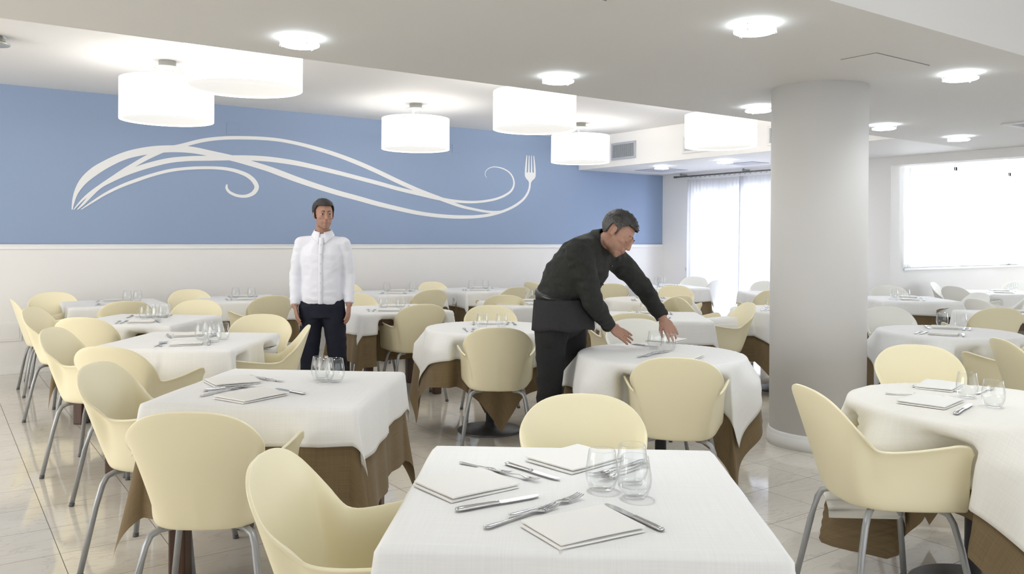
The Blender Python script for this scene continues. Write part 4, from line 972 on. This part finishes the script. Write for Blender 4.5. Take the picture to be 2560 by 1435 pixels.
def hair(parent, c, M, sc, spikes, grey, seed):
    """close cropped cap cut along the hairline, with short tufts on top"""
    c = Vector(c); rnd = random.Random(seed); bm = bmesh.new()
    s_ = bmesh.ops.create_icosphere(bm, subdivisions=6, radius=1); kill = []
    for v in s_['verts']:
        d = v.co.normalized(); top = min(1, max(0, (d.z+.1)/.7)); e = .004+.008*top
        q = Vector((d.x*(.075+e), -.018+d.y*(.094+e), .038+d.z*(.082+e)))
        if q.y < -.02: q.y = min(q.y, -.018+d.y*(.096+e)); 
        v.co = q; ax = abs(q.x)
        if q.y > .045: lim = .074-.012*max(0, .03-ax)/.03*0
        elif q.y > .020: lim = .040+.034*(q.y-.020)/.025
        elif q.y > -.004: lim = -.012+.052*max(0, (q.y-.008)/.012)
        elif q.y > -.036: lim = .030
        else: lim = -.048+.078*max(0, 1-(-.036-q.y)/.018)
        lim += .004*noise.noise(q*120)
        if q.z < lim: kill.append(v)
    bmesh.ops.delete(bm, geom=kill, context='VERTS')
    for v in bm.verts:
        q = v.co.copy(); v.co = c+M @ ((q*(1+.018*noise.noise(q*90)))*sc)
    bmesh.ops.recalc_face_normals(bm, faces=bm.faces)
    me = bpy.data.meshes.new('cap'); bm.to_mesh(me); bm.free(); o = link('tmp', me); md = o.modifiers.new('t', 'SOLIDIFY'); md.thickness = .009; md.offset = -.6
    cap = evaluated('hair_cap', o); bm = bmesh.new(); bm.from_mesh(cap)
    for k in range(spikes):
        th = rnd.uniform(0, 2*PI); rr = math.sqrt(rnd.random()); x, y = .066*rr*math.cos(th), -.010+.092*rr*math.sin(th)
        z = .038+.093*math.sqrt(max(0, 1-(x/.086)**2-((y+.018)/.105)**2))
        if z < .08: continue
        p0 = c+M @ (Vector((x, y, z-.004))*sc); d = (M @ Vector((x*5+rnd.uniform(-.3, .3), y*5+.3+rnd.uniform(-.3, .3), .8))).normalized()
        a, b2 = frame(d); h = rnd.uniform(.010, .019)*sc; r0 = .0062*sc
        loft(bm, [(p0, a*r0, b2*r0), (p0+d*h*.6, a*r0*.65, b2*r0*.65), (p0+d*h, a*r0*.12, b2*r0*.12)], 6)
    bm.to_mesh(cap); bm.free()
    cap.materials.clear(); cap.materials.append(HAIR); cap.materials.append(HAIR_GREY); Mi = M.transposed()
    for p in cap.polygons:
        q = (Mi @ (p.center-c))/sc; p.use_smooth = True
        if grey and rnd.random() < (.085-q.z)/.06-.15+.5*noise.noise(p.center*60): p.material_index = 1
    link('hair', cap, None, parent)
def collar(parent, c, up, fwd, r, h, m):
    """folded shirt collar: stand ring with two pointed leaves in front"""
    c, up, fwd = Vector(c), Vector(up).normalized(), Vector(fwd); fwd = (fwd-up*fwd.dot(up)).normalized(); rt = fwd.cross(up)
    vs, fs = [], []; n = 36; rows = 5
    for i in range(n+1):
        a = (-1+2*i/n)*(PI-.22); ca = -math.cos(a); sa = math.sin(a); front = max(0, (abs(a)-1.7)/(PI-.22-1.7))
        for j in range(rows+1):
            t = j/rows
            rad = r*(1+.36*t+.10*front*t); drop = -h*t*(1+1.1*front**2)
            top = .012*(1-front)
            vs.append(c+up*(top+drop)+(fwd*ca+rt*sa)*rad+fwd*.012*front*t)
    for i in range(n):
        for j in range(rows): a = i*(rows+1)+j; fs.append((a, a+1, a+rows+2, a+rows+1))
    o = link('collar', mesh('shirt_collar', vs, fs), m, parent); md = o.modifiers.new('t', 'SOLIDIFY'); md.thickness = .005; md.offset = 0
    return o
def shoe(parent, ankle, fwd):
    a = Vector(ankle); f = Vector((fwd[0], fwd[1], 0)).normalized(); s = Vector((-f.y, f.x, 0)); M = Matrix((f, s, Vector((0, 0, 1)))).transposed(); bm = bmesh.new()
    g = Vector((a.x, a.y, 0))
    ball(bm, g+f*.06+Vector((0, 0, .030)), (.13, .045, .032), M); ball(bm, g+Vector((0, 0, .05)), (.06, .040, .052), M); ball(bm, g+f*.13+Vector((0, 0, .028)), (.06, .043, .027), M)
    for v in bm.verts: v.co.z = max(v.co.z, .002)
    link('shoe', grow('shoe', bm, .007, 2), LEATHER, parent)

def basis(fwd, up):
    u = Vector(up).normalized(); f = Vector(fwd); f = (f-u*f.dot(u)).normalized(); return Matrix((f.cross(u), f, u)).transposed()
CU = Vector((0, 0, 1))
def cam_dir(r, d, u): return CAMR*r+CAMF*d+CU*u

def waiter_black():
    J = {k: Vector(v) for k, v in WAITER.items()}
    root = empty('person', (J['hip'].x, J['hip'].y, 0), 0, 'person in black shirt and apron bending over the round table, arranging its setting', 'person')
    inv = Matrix.Translation((-J['hip'].x, -J['hip'].y, 0))
    lat = cam_dir(.42, .90, 0).normalized(); fw = Vector((lat.y, -lat.x, 0))
    def ring(p, t, a, b, off=0):
        t = t.normalized(); la = (lat-t*lat.dot(t)).normalized(); fr = la.cross(t).normalized()
        return (p+fr*off, la*a, fr*b)
    spine = ['hip', 'waist', 'belly', 'chest', 'shmid', 'neck']
    def torso(bm, dims):
        rs = []
        for i, (k, a, b) in enumerate(dims):
            p = J[k]; idx = spine.index(k); t = J[spine[min(idx+1, 5)]]-J[spine[max(idx-1, 0)]]
            rs.append(ring(p, t, a, b))
        loft(bm, rs, 28)
    Mh = basis(cam_dir(.68, -.42, -.60), cam_dir(.62, 0, .78)); hc = J['head']
    # body, one continuous surface
    bm = bmesh.new()
    torso(bm, [('hip', .15, .12), ('waist', .14, .115), ('belly', .15, .13), ('chest', .17, .125), ('shmid', .15, .085), ('neck', .062, .058)])
    head(bm, hc, Mh, 1, .0118)
    limb(bm, [(J['neck']-(J['neck']-J['shmid'])*.4, .062), (J['neck'].lerp(hc+Mh @ Vector((0, -.025, -.075)), .6), .056), (hc+Mh @ Vector((0, -.02, -.05)), .055)])
    for s, t in (('rsh', ('rel', 'rwr', 'rtip')), ('lsh', ('lel', 'lwr', 'ltip'))):
        limb(bm, [(J['shmid'], .06), (J[s], .052), (J[t[0]], .041), (J[t[0]].lerp(J[t[1]], .3), .043), (J[t[1]].lerp(J[t[0]], .12), .030), (J[t[1]], .027)])
    fr_ = hand(bm, J['rwr'], J['rtip'], cam_dir(-.1, .8, -.55), 1, .17, .024, .45)
    fl_ = hand(bm, J['lwr'], J['ltip'], cam_dir(0, .8, -.5), -1, .34, .020, .3)
    for a, b, c in (('rhip', 'rkn', 'ran'), ('lhip', 'lkn', 'lan')): limb(bm, [(J[a], .08), (J[b], .05), (J[c], .036)])
    me = grow('waiter_body', bm, .0040, 4, factor=.45); me.materials.append(SKIN); face_materials(me, hc, Mh, 1, True)
    body = link('body', me, None, root)
    eyes(root, hc, Mh, 1, (0, .8, -.55)); hair(root, hc, Mh, 1, 260, True, 5)
    # black shirt
    bm = bmesh.new()
    torso(bm, [('waist', .168, .145), ('belly', .182, .168), ('chest', .196, .155), ('shmid', .165, .105), ('neck', .078, .074)])
    for s, e, w_ in (('rsh', 'rel', 'rwr'), ('lsh', 'lel', 'lwr')):
        S, E, W = J[s], J[e], J[w_]
        limb(bm, [(J['shmid'].lerp(J['chest'], .25), .095), (S, .078), (S.lerp(E, .45), .068), (E, .058), (E.lerp(W, .5), .052), (E.lerp(W, .74), .044)])
        a, b = frame(W-E); k0, k1 = E.lerp(W, .70), E.lerp(W, .95); loft(bm, [(k0, a*.043, b*.043), (k0.lerp(k1, .5), a*.042, b*.042), (k1, a*.041, b*.041)], 20)
    link('shirt', grow('black_shirt', bm, .0075, 4, .0085, 10), BLACK_COTTON, root)
    cup = (J['neck']-J['shmid']).normalized()*.6+(hc-J['neck']).normalized()*.4
    collar(root, J['neck'].lerp(hc, .22), cup, fw, .068, .055, BLACK_COTTON)
    for i in range(4):
        t = .12+.24*i; p = J['shmid'].lerp(J['belly'], t); q, la, fr = ring(p, J['shmid']-J['belly'], .1, 1); bm = bmesh.new()
        pr = .118+.05*t; ball(bm, p+fr.normalized()*(pr+.018), (.0055, .0055, .0055)); link('button', bm_mesh('shirt_button', bm, True), DARK_RUBBER, root)
    # trousers, apron, belt
    bm = bmesh.new()
    torso(bm, [('hip', .165, .145), ('waist', .168, .150)])
    limb(bm, [(J['hip']+lat*.05, .125), (J['hip']-lat*.05, .125)])
    for a, b, c in (('rhip', 'rkn', 'ran'), ('lhip', 'lkn', 'lan')): limb(bm, [(J[a], .102), (J[a].lerp(J[b], .5), .086), (J[b], .073), (J[b].lerp(J[c], .5), .072), (J[c]+Vector((0, 0, .02)), .068)])
    link('trousers', grow('waiter_trousers', bm, .008, 4, .006, 7), BLACK_TWILL, root)
    hp = J['hip']; vs, fs = [], []; n = 30
    for j in range(9):
        t = j/8; c = J['waist'].lerp(hp, t*1.35); w_ = 1.16+.07*t
        for i in range(n+1):
            a = (-.86+1.72*i/n)*PI/2*1.55; d = lat*math.sin(a)*.178*w_+fw*math.cos(a)*.160*w_
            vs.append(c+d+Vector((0, 0, -.006*math.sin(i*.9)*t)))
    for j in range(8):
        for i in range(n): q = j*(n+1)+i; fs.append((q, q+1, q+n+2, q+n+1))
    ap = link('apron', mesh('short_apron', vs, fs), APRON, root); md = ap.modifiers.new('t', 'SOLIDIFY'); md.thickness = .004
    bm = bmesh.new(); t = J['belly']-J['hip']; vs = []
    loft(bm, [ring(J['waist']+t.normalized()*z, t, 0.170+k, .152+k) for z, k in ((-.018, 0), (-.016, .003), (.014, .003), (.016, 0))], 36); link('belt', bm_mesh('waiter_belt', bm, True), LEATHER, root)
    shoe(root, J['ran'], fw); shoe(root, J['lan'], fw)
    # ring on the near hand
    a, b = fr_[2][0][0], fr_[2][1][0]; c = a.lerp(b, .35); x, y = frame(b-a); bm = bmesh.new()
    tube(bm, [c+(x*math.cos(2*PI*k/16)+y*math.sin(2*PI*k/16))*.0102 for k in range(17)], .0017, 6, False); link('finger_ring', bm_mesh('finger_ring', bm, True), GOLD, root)
    for ch in root.children: ch.matrix_parent_inverse = inv
    return root
waiter_black()

def man_white():
    ox, oy = MAN; fw = cam_dir(.10, -1, 0).normalized(); lt = Vector((-fw.y, fw.x, 0))
    def P(l, f, z): return Vector((ox, oy, 0))+lt*l+fw*f+CU*z
    root = empty('person', (ox, oy, 0), 0, 'person in white shirt and dark trousers standing between tables, arms hanging down', 'person')
    inv = Matrix.Translation((-ox, -oy, 0))
    hf = (fw*.93+lt*.36).normalized(); Mh = basis(hf-CU*.06, CU); hc = P(.012, .03, 1.575); S = .97
    def tor(bm, rows): loft(bm, [(P(l, f, z), lt*a, fw*b) for z, a, b, l, f in rows], 28)
    sh = {-1: P(-.165, -.01, 1.345), 1: P(.165, -.01, 1.345)}
    el = {-1: P(-.212, -.03, 1.085), 1: P(.205, -.03, 1.095)}; wr = {-1: P(-.205, .055, .855), 1: P(.215, .03, .865)}; tp = {-1: P(-.165, .12, .685), 1: P(.205, .075, .69)}
    hp = {-1: P(-.085, 0, .84), 1: P(.085, 0, .84)}; kn = {-1: P(-.095, .02, .46), 1: P(.125, .03, .46)}; an = {-1: P(-.10, -.02, .085), 1: P(.15, -.01, .085)}
    bm = bmesh.new()
    tor(bm, [(.82, .14, .10, 0, 0), (.95, .135, .095, 0, 0), (1.08, .13, .095, 0, 0), (1.25, .155, .105, 0, 0), (1.36, .14, .08, 0, -.01), (1.41, .065, .058, 0, -.01)])
    head(bm, hc, Mh, S); limb(bm, [(P(0, -.015, 1.38), .062), (P(.003, -.01, 1.44), .056), (hc+Mh @ Vector((0, -.018, -.05)), .054)])
    for s in (-1, 1):
        limb(bm, [(P(0, -.01, 1.34), .06), (sh[s], .05), (el[s], .039), (el[s].lerp(wr[s], .3), .041), (wr[s], .027)])
        hand(bm, wr[s], tp[s], -lt*s+fw*-.25, s, .30, .006, .35)
        limb(bm, [(hp[s], .08), (kn[s], .05), (an[s], .036)])
    me = grow('standing_body', bm, .0048, 3, factor=.45); me.materials.append(SKIN); face_materials(me, hc, Mh, S, True)
    link('body', me, None, root); eyes(root, hc, Mh, S, (0, 1, -.1)); hair(root, hc, Mh, S, 120, False, 9)
    bm = bmesh.new()
    tor(bm, [(.865, .158, .118, 0, 0), (.90, .163, .125, 0, 0), (1.0, .158, .122, 0, .005), (1.1, .155, .122, 0, .005), (1.25, .172, .125, 0, 0), (1.33, .155, .105, 0, -.008), (1.39, .095, .082, 0, -.01), (1.425, .070, .066, 0, -.01)])
    for s in (-1, 1):
        limb(bm, [(P(s*.07, -.01, 1.345), .068), (sh[s], .056), (sh[s].lerp(el[s], .5), .06), (el[s], .052), (el[s].lerp(wr[s], .6), .044)])
        a, b = frame(wr[s]-el[s]); k0, k1 = el[s].lerp(wr[s], .6), el[s].lerp(wr[s], .97); loft(bm, [(k0, a*.043, b*.043), (k0.lerp(k1, .5), a*.041, b*.041), (k1, a*.039, b*.039)], 20)
    link('shirt', grow('white_shirt', bm, .0075, 4, .0060, 9), WHITE_COTTON, root)
    collar(root, P(.003, -.006, 1.445), CU+fw*.12, fw, .066, .045, WHITE_COTTON)
    for i in range(6):
        z = 1.34-.075*i; bm = bmesh.new(); ball(bm, P(.0, .112 if i < 1 else .1335, z), .0052); link('button', bm_mesh('shirt_button', bm, True), PANEL_WHITE, root)
    vs, fs = [], []; rows = [(1.395, .074), (1.36, .092), (1.33, .108), (1.25, .128), (1.1, .129), (1.0, .131), (.90, .129), (.872, .122)]
    for z, f in rows: vs += [P(-.017, f-.002, z), P(-.016, f+.004, z), P(.016, f+.004, z), P(.017, f-.002, z)]
    for i in range(len(rows)-1):
        for j in range(3): fs.append((i*4+j, i*4+j+1, i*4+j+5, i*4+j+4))
    link('placket', mesh('shirt_placket', vs, fs), WHITE_COTTON, root)
    bm = bmesh.new()
    tor(bm, [(.76, .150, .118, 0, 0), (.86, .152, .116, 0, 0), (.905, .148, .110, 0, 0)])
    for s in (-1, 1): limb(bm, [(hp[s], .098), (hp[s].lerp(kn[s], .5), .086), (kn[s], .073), (kn[s].lerp(an[s], .5), .068), (an[s]+Vector((0, 0, .01)), .064)])
    link('trousers', grow('navy_trousers', bm, .008, 4, .006, 7), NAVY, root)
    for s in (-1, 1): shoe(root, an[s], fw)
    for ch in root.children: ch.matrix_parent_inverse = inv
man_white()
